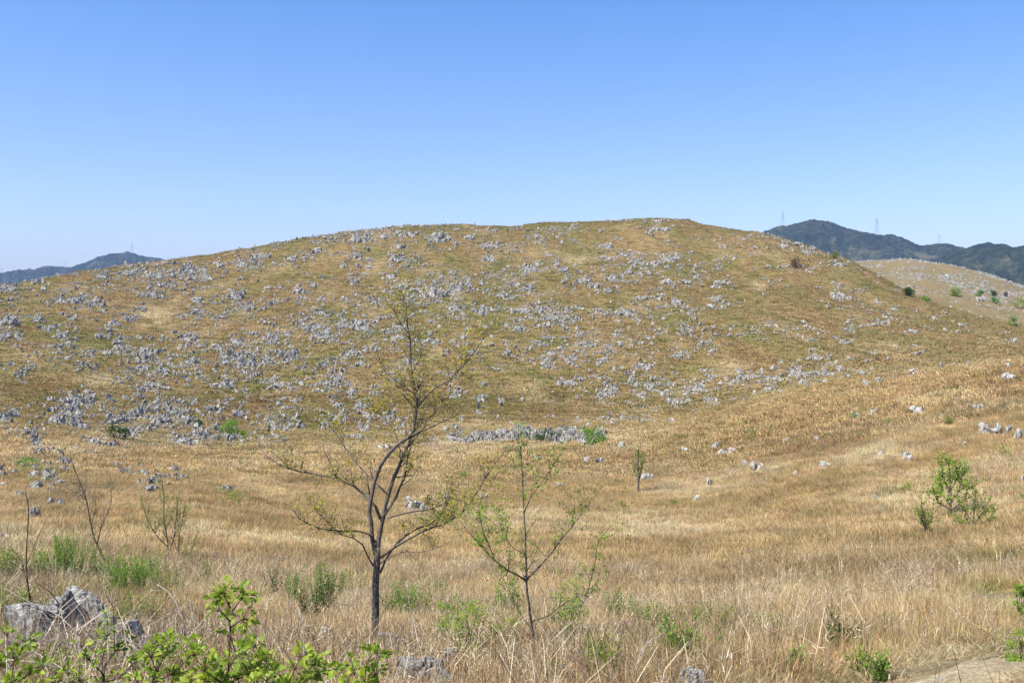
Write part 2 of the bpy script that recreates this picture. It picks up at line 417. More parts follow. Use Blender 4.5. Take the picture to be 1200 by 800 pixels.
# ------------------------------------------------------------------ object helpers
def mesh_from(name, verts, faces, material=None, smooth=False):
    me = bpy.data.meshes.new(name)
    me.from_pydata([tuple(v) for v in verts], [], [tuple(f) for f in faces])
    if smooth: me.polygons.foreach_set("use_smooth", [True] * len(me.polygons))
    if material: me.materials.append(material)
    me.update(); return me
def link(name, me, parent=None, loc=None):
    o = bpy.data.objects.new(name, me); COL.objects.link(o)
    if parent: o.parent = parent
    if loc is not None: o.location = loc
    return o
def empty(name, loc):
    o = bpy.data.objects.new(name, None); COL.objects.link(o); o.location = loc; o.empty_display_size = .3
    return o
def tag(o, label=None, cat=None, group=None, kind=None):
    if label: o["label"] = label
    if cat: o["category"] = cat
    if group: o["group"] = group
    if kind: o["kind"] = kind
    return o
class MB:
    def __init__(s): s.v = []; s.f = []
    def tube(s, pts, rad, n=5):
        base = len(s.v); pts = [Vector(p) for p in pts]
        prev = None
        for i, p in enumerate(pts):
            d = (pts[min(i + 1, len(pts) - 1)] - pts[max(i - 1, 0)])
            if d.length < 1e-9: d = Vector((0, 0, 1))
            d.normalize()
            if prev is None:
                ax = Vector((1, 0, 0)) if abs(d.x) < .8 else Vector((0, 1, 0))
                a = d.cross(ax).normalized()
            else:
                a = prev - d * prev.dot(d)
                a = a.normalized() if a.length > 1e-6 else d.orthogonal().normalized()
            prev = a; bb = d.cross(a)
            for k in range(n):
                t = 2 * PI * k / n
                s.v.append(p + (a * math.cos(t) + bb * math.sin(t)) * rad[i])
        for i in range(len(pts) - 1):
            for k in range(n):
                q = base + i * n; k2 = (k + 1) % n
                s.f.append((q + k, q + k2, q + n + k2, q + n + k))
        s.f.append(tuple(base + k for k in range(n))[::-1])
        e = base + (len(pts) - 1) * n
        s.f.append(tuple(e + k for k in range(n)))
    def leaf(s, p, d, up, L, W):
        d = d.normalized(); side = d.cross(up)
        side = side.normalized() if side.length > 1e-6 else d.orthogonal().normalized()
        nrm = side.cross(d)
        q = len(s.v)
        s.v += [p, p + d * L * .5 + side * W * .5 + nrm * W * .12, p + d * L, p + d * L * .5 - side * W * .5 + nrm * W * .12]
        s.f += [(q, q + 1, q + 2), (q, q + 2, q + 3)]
    def mesh(s, name, material, smooth=False): return mesh_from(name, s.v, s.f, material, smooth)

# ------------------------------------------------------------------ ground mesh
nT, nR = len(TH), len(R)
cgrid, _, _, _, _ = cover(GX, GY, Zt)
V = np.stack([GX, GY, Zt], -1).reshape(-1, 3)
idx = np.arange(nT * nR).reshape(nT, nR)
quads = np.stack([idx[:-1, :-1], idx[:-1, 1:], idx[1:, 1:], idx[1:, :-1]], -1).reshape(-1, 4)[:, ::-1]
me = bpy.data.meshes.new("ground")
me.vertices.add(len(V)); me.vertices.foreach_set("co", V.astype(np.float32).ravel())
me.loops.add(quads.size); me.loops.foreach_set("vertex_index", quads.astype(np.int32).ravel())
me.polygons.add(len(quads)); me.polygons.foreach_set("loop_start", np.arange(0, quads.size, 4, dtype=np.int32))
me.polygons.foreach_set("use_smooth", np.ones(len(quads), bool))
me.update(calc_edges=True); me.validate()
ca = me.color_attributes.new("col", 'FLOAT_COLOR', 'POINT')
ca.data.foreach_set("color", np.concatenate([cgrid.reshape(-1, 3), np.ones((nT * nR, 1))], 1).astype(np.float32).ravel())
me.materials.append(m_ground)
if me.polygons[len(me.polygons) // 2].normal.z < 0: me.flip_normals()
tag(link("ground", me), kind="structure")

# dirt path over the ground
m_path, nt, b = mat("trodden_soil")
pos = geo_pos(nt); f = noise(nt, pos, 2.5, 6, .7); f2 = noise(nt, pos, 25, 4, .7)
f4 = noise(nt, pos, 7, 6, .75)
c = ramp(nt, f, [(.3, (.36, .28, .16)), (.5, (.56, .43, .25)), (.7, (.66, .53, .34))])
c = mixc(nt, 'MIX', ramp(nt, f4, [(.50, (0, 0, 0)), (.64, (.5, .5, .5))]), c, (.26, .23, .12))
c = mixc(nt, 'MULTIPLY', .8, c, ramp(nt, f2, [(.40, (.45, .45, .45)), (.6, (1.15, 1.15, 1.15))]))
nt.links.new(c, b.inputs["Base Color"]); bump(nt, b, f2, 1.0, .06)
path_dist(np.zeros(1), np.zeros(1))
pv, pf = [], []
rng = random.Random(3)
cl = []
for a_, b_ in zip(_pc[:-1], _pc[1:]):
    n = max(2, int(np.hypot(*(b_ - a_)) / .12))
    for i in range(n): cl.append(a_ + (b_ - a_) * i / n)
cl = np.array(cl)
ks = np.ones(15) / 15
cl = np.stack([np.convolve(np.pad(cl[:, 0], 7, 'edge'), ks, 'valid'), np.convolve(np.pad(cl[:, 1], 7, 'edge'), ks, 'valid')], 1)
tg = np.gradient(cl, axis=0); tg /= np.linalg.norm(tg, axis=1)[:, None]
M_ = 12
for i, (p, t) in enumerate(zip(cl, tg)):
    wl = .46 + .22 * (fbm(i * .12, 3.0, 1.3, 2, 5) - .5); wr = .46 + .3 * (fbm(i * .12, 9.0, 1.0, 2, 7) - .5)
    for k in range(M_ + 1):
        s_ = -wl + (wl + wr) * k / M_
        x, y = p[0] - t[1] * s_, p[1] + t[0] * s_
        edge = min(k, M_ - k)
        z = float(ground(x, y)) + (.03 if edge > 0 else -.03) + .07 * (float(fbm(x, y, .30, 3, 3)) - .5)
        pv.append((x, y, z))
for i in range(len(cl) - 1):
    for k in range(M_):
        q = i * (M_ + 1) + k; pf.append((q, q + 1, q + M_ + 2, q + M_ + 1))
tag(link("path", mesh_from("path", pv, pf, m_path, True)), kind="structure")

# ------------------------------------------------------------------ scatter by geometry nodes (grass, loose small stones: stuff)
def gn_scatter(name, pts, scl, rot, idx_, col, sources, kind="stuff", label=None):
    me = bpy.data.meshes.new(name)
    me.vertices.add(len(pts)); me.vertices.foreach_set("co", np.asarray(pts, np.float32).ravel())
    for nm, ty, arr, key in (("scl", 'FLOAT_VECTOR', scl, "vector"), ("rot", 'FLOAT_VECTOR', rot, "vector"), ("idx", 'INT', idx_, "value")):
        at_ = me.attributes.new(nm, ty, 'POINT'); at_.data.foreach_set(key, np.asarray(arr, np.int32 if ty == 'INT' else np.float32).ravel())
    at_ = me.attributes.new("col", 'FLOAT_COLOR', 'POINT')
    at_.data.foreach_set("color", np.concatenate([col, np.ones((len(pts), 1))], 1).astype(np.float32).ravel())
    o = link(name, me)
    src = bpy.data.collections.new(name + "_kinds")
    for s in sources: src.objects.link(s)
    ng = bpy.data.node_groups.new(name + "_nodes", 'GeometryNodeTree')
    ng.interface.new_socket("Geometry", in_out='INPUT', socket_type='NodeSocketGeometry')
    ng.interface.new_socket("Geometry", in_out='OUTPUT', socket_type='NodeSocketGeometry')
    gi, go = ng.nodes.new("NodeGroupInput"), ng.nodes.new("NodeGroupOutput")
    ci = ng.nodes.new("GeometryNodeCollectionInfo"); ci.inputs["Collection"].default_value = src
    ci.inputs["Separate Children"].default_value = True; ci.inputs["Reset Children"].default_value = True
    ip = ng.nodes.new("GeometryNodeInstanceOnPoints"); ip.inputs["Pick Instance"].default_value = True
    def named(nm, ty):
        n = ng.nodes.new("GeometryNodeInputNamedAttribute"); n.data_type = ty; n.inputs["Name"].default_value = nm
        return n.outputs["Attribute"]
    L = ng.links.new
    L(gi.outputs[0], ip.inputs["Points"]); L(ci.outputs[0], ip.inputs["Instance"])
    L(named("idx", 'INT'), ip.inputs["Instance Index"]); L(named("scl", 'FLOAT_VECTOR'), ip.inputs["Scale"])
    er = ng.nodes.new("FunctionNodeEulerToRotation"); L(named("rot", 'FLOAT_VECTOR'), er.inputs[0]); L(er.outputs[0], ip.inputs["Rotation"])
    L(ip.outputs[0], go.inputs[0])
    md = o.modifiers.new("scatter", 'NODES'); md.node_group = ng
    tag(o, kind=kind)
    if label: o["label"] = label
    return o

def tuft(name, seed, nb, h, spread, w, lean, seg=2, tones=((.8, 1.25),), stem=False):
    """a tuft of separate blades; a colour attribute 'tone' varies each blade"""
    rg = random.Random(seed); v, f, t = [], [], []
    for i in range(nb):
        az = rg.uniform(0, 2 * PI); r0 = spread * math.sqrt(rg.random())
        bx, by = r0 * math.cos(az), r0 * math.sin(az)
        a2 = az + rg.uniform(-1.2, 1.2); ln = lean * rg.uniform(.2, 1.3); hh = h * rg.uniform(.55, 1.1)
        fa = rg.uniform(0, PI); wx, wy = math.cos(fa) * w * .5, math.sin(fa) * w * .5
        q = len(v); lo, hi = rg.choice(tones); k = rg.uniform(lo, hi); wm = rg.uniform(.92, 1.05)
        for s_ in range(seg + 1):
            tt = s_ / seg; ww = (1 - tt ** 1.6) if not stem else (.55 + .9 * math.sin(PI * min(1, tt * 1.1)) * (tt > .5))
            cx = bx + math.cos(a2) * ln * tt * tt * hh; cy = by + math.sin(a2) * ln * tt * tt * hh; cz = hh * tt * (1 - .25 * ln * tt)
            if s_ == seg: v.append((cx, cy, cz)); t.append((k, k * wm, k * wm * wm))
            else:
                v += [(cx - wx * ww, cy - wy * ww, cz), (cx + wx * ww, cy + wy * ww, cz)]; t += [(k, k * wm, k * wm * wm)] * 2
        for s_ in range(seg - 1):
            e = q + 2 * s_; f.append((e, e + 1, e + 3, e + 2))
        e = q + 2 * (seg - 1); f.append((e, e + 1, e + 2))
    me = mesh_from(name, v, f, m_blade)
    ca = me.color_attributes.new("tone", 'FLOAT_COLOR', 'POINT')
    ca.data.foreach_set("color", [x for c in t for x in (*c, 1)])
    return bpy.data.objects.new(name, me)

ng_ = np.random.default_rng(7)
def wedge(n, r0, r1, half=40, power=2.0):
    """random ground positions; POWER 2 = even density per area, less = denser near the viewer's hill foot"""
    th = np.radians(ng_.uniform(-half, half, n)); k = ng_.random(n)
    r = (r0 ** power + k * (r1 ** power - r0 ** power)) ** (1 / power)
    return r * np.sin(th), r * np.cos(th)

CLEAR = []        # (x, y, radius): where stones keep the grass away

# tall dry grass of the near slope and the valley
def grass_field(name, n, r0, r1, hsc, wsc, power, sources, half=40, tall=True):
    x, y = wedge(n, r0, r1, half, power)
    z = ground(x, y); c, hn, u, v, r = cover(x, y, z)
    pd = path_dist(x, y)
    keep = (pd > .62 + .35 * ng_.random(len(x)) - .22 * (fbm(x, y, .8, 2, 151) > .56))
    verge = sstep(.7, 1.9, pd)
    keep &= (hn < .5) | (ng_.random(len(x)) < .9)
    keep &= ~((np.abs(u - 1195) < 34) & (np.abs(v - 697) < 7))
    keep &= ~((u < 250) & (v > 728) & (ng_.random(len(x)) < .55))
    if CLEAR:
        cell = 2.0; grid = {}
        for q in CLEAR:
            for a_ in range(int((q[0] - q[2]) // cell), int((q[0] + q[2]) // cell) + 1):
                for b_ in range(int((q[1] - q[2]) // cell), int((q[1] + q[2]) // cell) + 1): grid.setdefault((a_, b_), []).append(q)
        ix, iy = (x // cell).astype(int), (y // cell).astype(int)
        for i in range(len(x)):
            for q in grid.get((ix[i], iy[i]), ()):
                if (x[i] - q[0]) ** 2 + (y[i] - q[1]) ** 2 < q[2] ** 2: keep[i] = False; break
    x, y, z, c, hn, r, verge = (q[keep] for q in (x, y, z, c, hn, r, verge))
    lum = ng_.uniform(.75, 1.3, len(x))[:, None] * (.72 + .56 * fbm(x, y, 2.2, 3, 111))[:, None]
    c = c * lum * (1 + ng_.normal(0, .05, (len(x), 3)))
    if True:
        gr = (ng_.random(len(x)) < (.05 + .05 * hn)); c[gr] = GREEN * ng_.uniform(.8, 1.7, (gr.sum(), 1))
        br = (ng_.random(len(x)) < .14); c[br] = c[br] * np.array([.60, .54, .46])
    hv = (.30 + 1.4 * fbm(x, y, 2.6, 3, 101)) * (.22 + .78 * verge) * ng_.uniform(.75, 1.2, len(x)) * hsc * (1 - .45 * hn)
    wv = ng_.uniform(.8, 1.25, len(x)) * wsc
    tilt = ng_.normal(0, .10, (len(x), 2))
    rot = np.stack([tilt[:, 0], tilt[:, 1], ng_.uniform(0, 2 * PI, len(x))], 1)
    return gn_scatter(name, np.stack([x, y, z - .03], 1), np.stack([wv, wv, hv], 1), rot, ng_.integers(0, len(sources), len(x)), np.clip(c, .01, .8), sources)

# ------------------------------------------------------------------ far mountains
m_forest, nt, b = mat("forested_mountain")
pos = geo_pos(nt)
f1 = noise(nt, pos, .010, 5, .6); f2 = noise(nt, pos, .055, 4, .65); f3 = noise(nt, pos, .0035, 3, .5)
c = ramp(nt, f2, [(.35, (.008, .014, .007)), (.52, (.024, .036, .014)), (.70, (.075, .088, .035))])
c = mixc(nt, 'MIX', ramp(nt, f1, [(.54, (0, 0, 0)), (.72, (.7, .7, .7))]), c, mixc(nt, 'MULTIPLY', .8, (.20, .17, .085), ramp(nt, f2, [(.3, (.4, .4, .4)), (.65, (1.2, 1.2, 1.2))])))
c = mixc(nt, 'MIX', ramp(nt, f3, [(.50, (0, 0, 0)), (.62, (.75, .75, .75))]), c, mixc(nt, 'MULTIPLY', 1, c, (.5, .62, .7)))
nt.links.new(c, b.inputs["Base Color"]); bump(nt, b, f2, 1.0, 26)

def mountain(crest, D0, depth, base_z, seed, front=.75, n_az=520, n_d=130, rough=1.0):
    """a range: crest gives (column, row) of its skyline at distance D0; slopes down before and behind it, cut by gullies"""
    u0, u1 = crest[0][0], crest[-1][0]
    us = np.linspace(u0, u1, n_az); cr = np.interp(us, [a for a, _ in crest], [b_ for _, b_ in crest])
    az = np.arctan2(us - 600, F_PX)
    cr = cr + (fbm(us * 1.0, us * 0 + seed, 5.0, 3, seed) - .5) * 3.0 + (fbm(us, us * 0 + seed, 1.4, 2, seed) - .5) * 1.4
    dx, dy, dz = ray(us, cr); tanE = dz / np.hypot(dx, dy)
    D = np.linspace(D0 - depth * front, D0 + depth * (1 - front) , n_d)
    A, DD = np.meshgrid(az, D, indexing='ij')
    X, Y = DD * np.sin(A), DD * np.cos(A)
    H = (tanE * D0)[:, None]
    q = np.clip(1 - np.abs(DD - D0) / np.where(DD < D0, depth * front, depth * (1 - front)), 0, 1)
    ends = sstep(0, .06, (us - u0) / (u1 - u0)) * sstep(0, .06, (u1 - us) / (u1 - u0))
    rn = 1 - np.abs(2 * fbm(X, Y, depth * .33, 5, seed) - 1)          # ridges
    rn2 = 1 - np.abs(2 * fbm(X * 1.6 + 999, Y * .6, depth * .11, 4, seed + 9) - 1)
    prof = q ** .85
    z = base_z + (H - base_z) * (prof * (1 - (1 - q) * .9 * (1.05 - rn) * rough) - (1 - rn2) * .26 * rough * sstep(0, .25, 1 - q) * q ** .5)
    z += (fbm(X, Y, 34, 3, seed + 3) - .5) * depth * .017 + (fbm(X, Y, 9, 2, seed + 4) - .5) * 4
    z = base_z - 40 + (z - base_z + 40) * ends[:, None]
    el = (z / DD).max(axis=1); d = (tanE - el) * ends
    z = z + d[:, None] * DD * q ** .5
    v = np.stack([X, Y, z], -1).reshape(-1, 3); k = np.arange(n_az * n_d).reshape(n_az, n_d)
    f = np.stack([k[:-1, :-1], k[:-1, 1:], k[1:, 1:], k[1:, :-1]], -1).reshape(-1, 4)[:, ::-1]
    me = bpy.data.meshes.new("mountain")
    me.vertices.add(len(v)); me.vertices.foreach_set("co", v.astype(np.float32).ravel())
    me.loops.add(f.size); me.loops.foreach_set("vertex_index", f.astype(np.int32).ravel())
    me.polygons.add(len(f)); me.polygons.foreach_set("loop_start", np.arange(0, f.size, 4, dtype=np.int32))
    me.polygons.foreach_set("use_smooth", np.ones(len(f), bool)); me.update(calc_edges=True); me.validate()
    if me.polygons[len(me.polygons) // 2].normal.z < 0: me.flip_normals()
    me.materials.append(m_forest)
    o = tag(link("mountain", me), kind="structure")
    def top(u): 
        i = int(np.clip(round((u - u0) / (u1 - u0) * (n_az - 1)), 0, n_az - 1)); j = int(np.argmax(z[i] / D))
        return Vector((X[i, j], Y[i, j], z[i, j]))
    return top
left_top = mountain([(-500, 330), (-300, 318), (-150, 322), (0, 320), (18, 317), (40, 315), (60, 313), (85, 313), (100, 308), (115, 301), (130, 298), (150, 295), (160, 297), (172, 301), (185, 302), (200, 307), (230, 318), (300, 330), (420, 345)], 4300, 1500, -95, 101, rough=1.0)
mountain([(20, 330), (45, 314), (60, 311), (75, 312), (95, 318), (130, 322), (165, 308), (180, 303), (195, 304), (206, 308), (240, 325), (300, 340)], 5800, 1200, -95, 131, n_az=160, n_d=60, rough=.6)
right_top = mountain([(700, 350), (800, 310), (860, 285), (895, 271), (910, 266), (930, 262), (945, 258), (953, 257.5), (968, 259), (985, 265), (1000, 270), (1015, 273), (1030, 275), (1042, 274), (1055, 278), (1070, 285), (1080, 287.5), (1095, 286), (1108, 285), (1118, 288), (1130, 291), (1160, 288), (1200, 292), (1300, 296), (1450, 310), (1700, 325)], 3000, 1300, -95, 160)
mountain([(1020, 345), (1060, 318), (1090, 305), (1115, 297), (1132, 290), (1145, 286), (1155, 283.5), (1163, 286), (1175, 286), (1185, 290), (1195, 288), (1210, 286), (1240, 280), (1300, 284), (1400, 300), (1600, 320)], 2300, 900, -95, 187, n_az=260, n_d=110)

# ------------------------------------------------------------------ lattice towers on the mountains
m_steel, nt, b = mat("galvanised_steel")
b.inputs["Base Color"].default_value = (.42, .43, .45, 1); b.inputs["Metallic"].default_value = .3
f = noise(nt, geo_pos(nt), 2, 3); nt.links.new(ramp(nt, f, [(.3, (.36, .37, .39)), (.7, (.48, .49, .51))]), b.inputs["Base Color"])
def pylon(p, H, label, arms=3):
    root = empty("lattice_tower", p - Vector((0, 0, 3)))
    tag(root, label, "pylon", "power line towers on the far mountains")
    W = H * .11; t = .27 * H / 36
    def wd(h): return W * (1 - h / H) ** 1.1 * .9 + W * .12
    for sx in (-1, 1):
        for sy in (-1, 1):
            m = MB(); m.tube([(sx * wd(0), sy * wd(0), 0), (sx * wd(H * .5), sy * wd(H * .5), H * .5), (sx * wd(H), sy * wd(H), H)], [t * .7, t * .6, t * .4], 4)
            link("leg", m.mesh("leg", m_steel), root)
    m = MB(); n = 8
    for i in range(n):
        a_, b_ = H * (i / n) ** .9, H * ((i + 1) / n) ** .9
        for (s0, s1) in (((-1, -1), (1, -1)), ((1, -1), (1, 1)), ((1, 1), (-1, 1)), ((-1, 1), (-1, -1))):
            m.tube([(s0[0] * wd(a_), s0[1] * wd(a_), a_), (s1[0] * wd(b_), s1[1] * wd(b_), b_)], [t * .35] * 2, 3)
            m.tube([(s1[0] * wd(a_), s1[1] * wd(a_), a_), (s0[0] * wd(b_), s0[1] * wd(b_), b_)], [t * .35] * 2, 3)
    link("bracing", m.mesh("bracing", m_steel), root)
    for k in range(arms):
        m = MB(); h = H * (.62 + .14 * k); L_ = H * (.17 - .02 * k)
        m.tube([(-L_, 0, h), (0, 0, h + H * .02), (L_, 0, h)], [t * .3, t * .8, t * .3], 4)
        m.tube([(-L_, 0, h), (0, 0, h + H * .06), (L_, 0, h)], [t * .25] * 3, 4)
        link("cross_arm", m.mesh("cross_arm", m_steel), root)
    root.rotation_euler[2] = .3
for top_, u, H, lab in ((right_top, 916, 46, "grey lattice pylon lowest on the right-hand mountain, beside the golden hill's shoulder"),
                        (right_top, 1026, 52, "tallest grey lattice pylon, on the saddle just right of the high peak"),
                        (right_top, 1098, 30, "small faint lattice pylon on the low crest between the two right-hand peaks"),
                        (left_top, 155, 44, "red and white lattice mast standing on the rounded top of the left mountain"),
                        (left_top, 78, 26, "faint thin pylon on the low ridge of the left mountain"),
                        (left_top, 3, 24, "tiny faint pylon on the left mountain at the very edge of the view")):
    pylon(top_(u), H, lab)

# ------------------------------------------------------------------ limestone: a small library of weathered stones
def ico(sub):
    import bmesh
    bm = bmesh.new(); bmesh.ops.create_icosphere(bm, subdivisions=sub, radius=1.0)
    v = np.array([p.co[:] for p in bm.verts]); f = [[q.index for q in g.verts] for g in bm.faces]; bm.free()
    return v, f
ICO2, ICO3, ICO5 = ico(2), ico(3), ico(5)
def stone_mesh(name, seed, kind, base, material, flute=1.0):
    """kind: 'pinnacle' fluted upright, 'block' cut block, 'slab' leaning slab, 'low' low hump. Unit height above z=0, root below."""
    rg = np.random.default_rng(seed); v = base[0].copy(); f = base[1]
    n_cut = {'pinnacle': 12, 'block': 16, 'slab': 11, 'low': 14}[kind]
    for _ in range(n_cut):
        n = rg.normal(0, 1, 3)
        if kind in ('pinnacle', 'block'): n[2] *= .45
        n /= np.linalg.norm(n); d = rg.uniform(.36, .78)
        over = v @ n - d; v = v - np.where(over > 0, over, 0)[:, None] * n
    ang = np.arctan2(v[:, 1], v[:, 0])
    if kind in ('pinnacle', 'block', 'slab'):
        k = rg.integers(4, 8); ph = rg.uniform(0, 6)
        fl = np.abs(np.sin(ang * k * .5 + ph + .5 * np.sin(3 * v[:, 2])))
        v[:, :2] *= (1 - .42 * flute * (1 - fl) ** 2 * (1 if kind != 'slab' else .6))[:, None]
        tp = 1 - (.42 if kind == 'pinnacle' else .15) * flute * np.clip(v[:, 2], -.2, 1); v[:, :2] *= tp[:, None]
        v[:, 2] += .36 * flute * np.where(v[:, 2] > 0, 1, 0) * (fbm(v[:, 0] + seed, v[:, 1], .45, 3, seed) - .5) * 2
    v += rg.normal(0, .03 if len(v) < 200 else .012, v.shape)
    v *= 1 + .16 * (fbm(v[:, 0] * 1.3 + v[:, 2], v[:, 1] * 1.3 - v[:, 2] + seed, .5, 3, seed + 2) - .5)[:, None] * 2
    sc_ = {'pinnacle': (.50, .42, .95), 'block': (.72, .58, .80), 'slab': (.85, .32, .85), 'low': (1.05, .75, .62)}[kind]
    if flute < 1:                                 # a close stone: pits and cracks in the surface itself
        p_ = fbm(v[:, 0] * 1.0 + v[:, 2] * .7 + seed, v[:, 1] - v[:, 2] * .6, .16, 4, seed + 5)
        q_ = 1 - np.abs(2 * fbm(v[:, 0] + seed, v[:, 1] * .8 + v[:, 2] * .5, .5, 3, seed + 8) - 1)
        v *= (1 + .16 * (p_ - .5) - .20 * sstep(.86, .98, q_))[:, None]
    v *= np.array(sc_)
    if flute >= 1 and kind in ('slab', 'pinnacle'): v[:, 0] += v[:, 2] * rg.uniform(-.3, .3)
    v[:, 2] += .30
    if flute < 1: v[:, 2] = np.where(v[:, 2] > .35, .35 + np.tanh((v[:, 2] - .35) * 1.6) / 1.9, v[:, 2])
    v /= v[:, 2].max()
    v[:, :2] /= max(np.ptp(v[:, 0]), np.ptp(v[:, 1]))
    return mesh_from(name, v, f, material)
KINDS_ = ['pinnacle', 'block', 'pinnacle', 'slab', 'low', 'pinnacle', 'block', 'slab', 'pinnacle', 'block', 'low', 'pinnacle']
LIB = [stone_mesh("stone", 200 + i, k, ICO3, m_rock, 1.0) for i, k in enumerate(KINDS_)]
def ledge_mesh(seed, n=12):
    rg_ = np.random.default_rng(seed); V_, F_ = [], []; ofs = 0
    ax = rg_.uniform(0, 3.14)
    for i in range(n):
        me_ = stone_mesh("tmp", seed * 31 + i, KINDS_[int(rg_.integers(0, 12))], ICO2, None)
        v = np.array([q.co[:] for q in me_.vertices]); f = [[k + ofs for k in p.vertices] for p in me_.polygons]
        bpy.data.meshes.remove(me_)
        t = rg_.uniform(-1, 1); sx, sz = rg_.uniform(.35, .8), rg_.uniform(.35, 1.0) * (1 - .4 * abs(t))
        a = rg_.uniform(0, 6.28); c_, s_ = math.cos(a), math.sin(a)
        x, y = v[:, 0] * sx, v[:, 1] * sx
        v = np.stack([x * c_ - y * s_ + t * 1.5 * math.cos(ax) + rg_.normal(0, .25), x * s_ + y * c_ + t * 1.5 * math.sin(ax) + rg_.normal(0, .25), v[:, 2] * sz - .06], 1)
        V_.append(v); F_ += f; ofs += len(v)
    return mesh_from("ledge", np.concatenate(V_), F_, m_rock)
LEDGE = [ledge_mesh(900 + i) for i in range(7)]
LIBF = [stone_mesh("field_stone", 300 + i, k, ICO3, m_rock_pale, .45) for i, k in enumerate(['low', 'block', 'low', 'block', 'block', 'low'])]

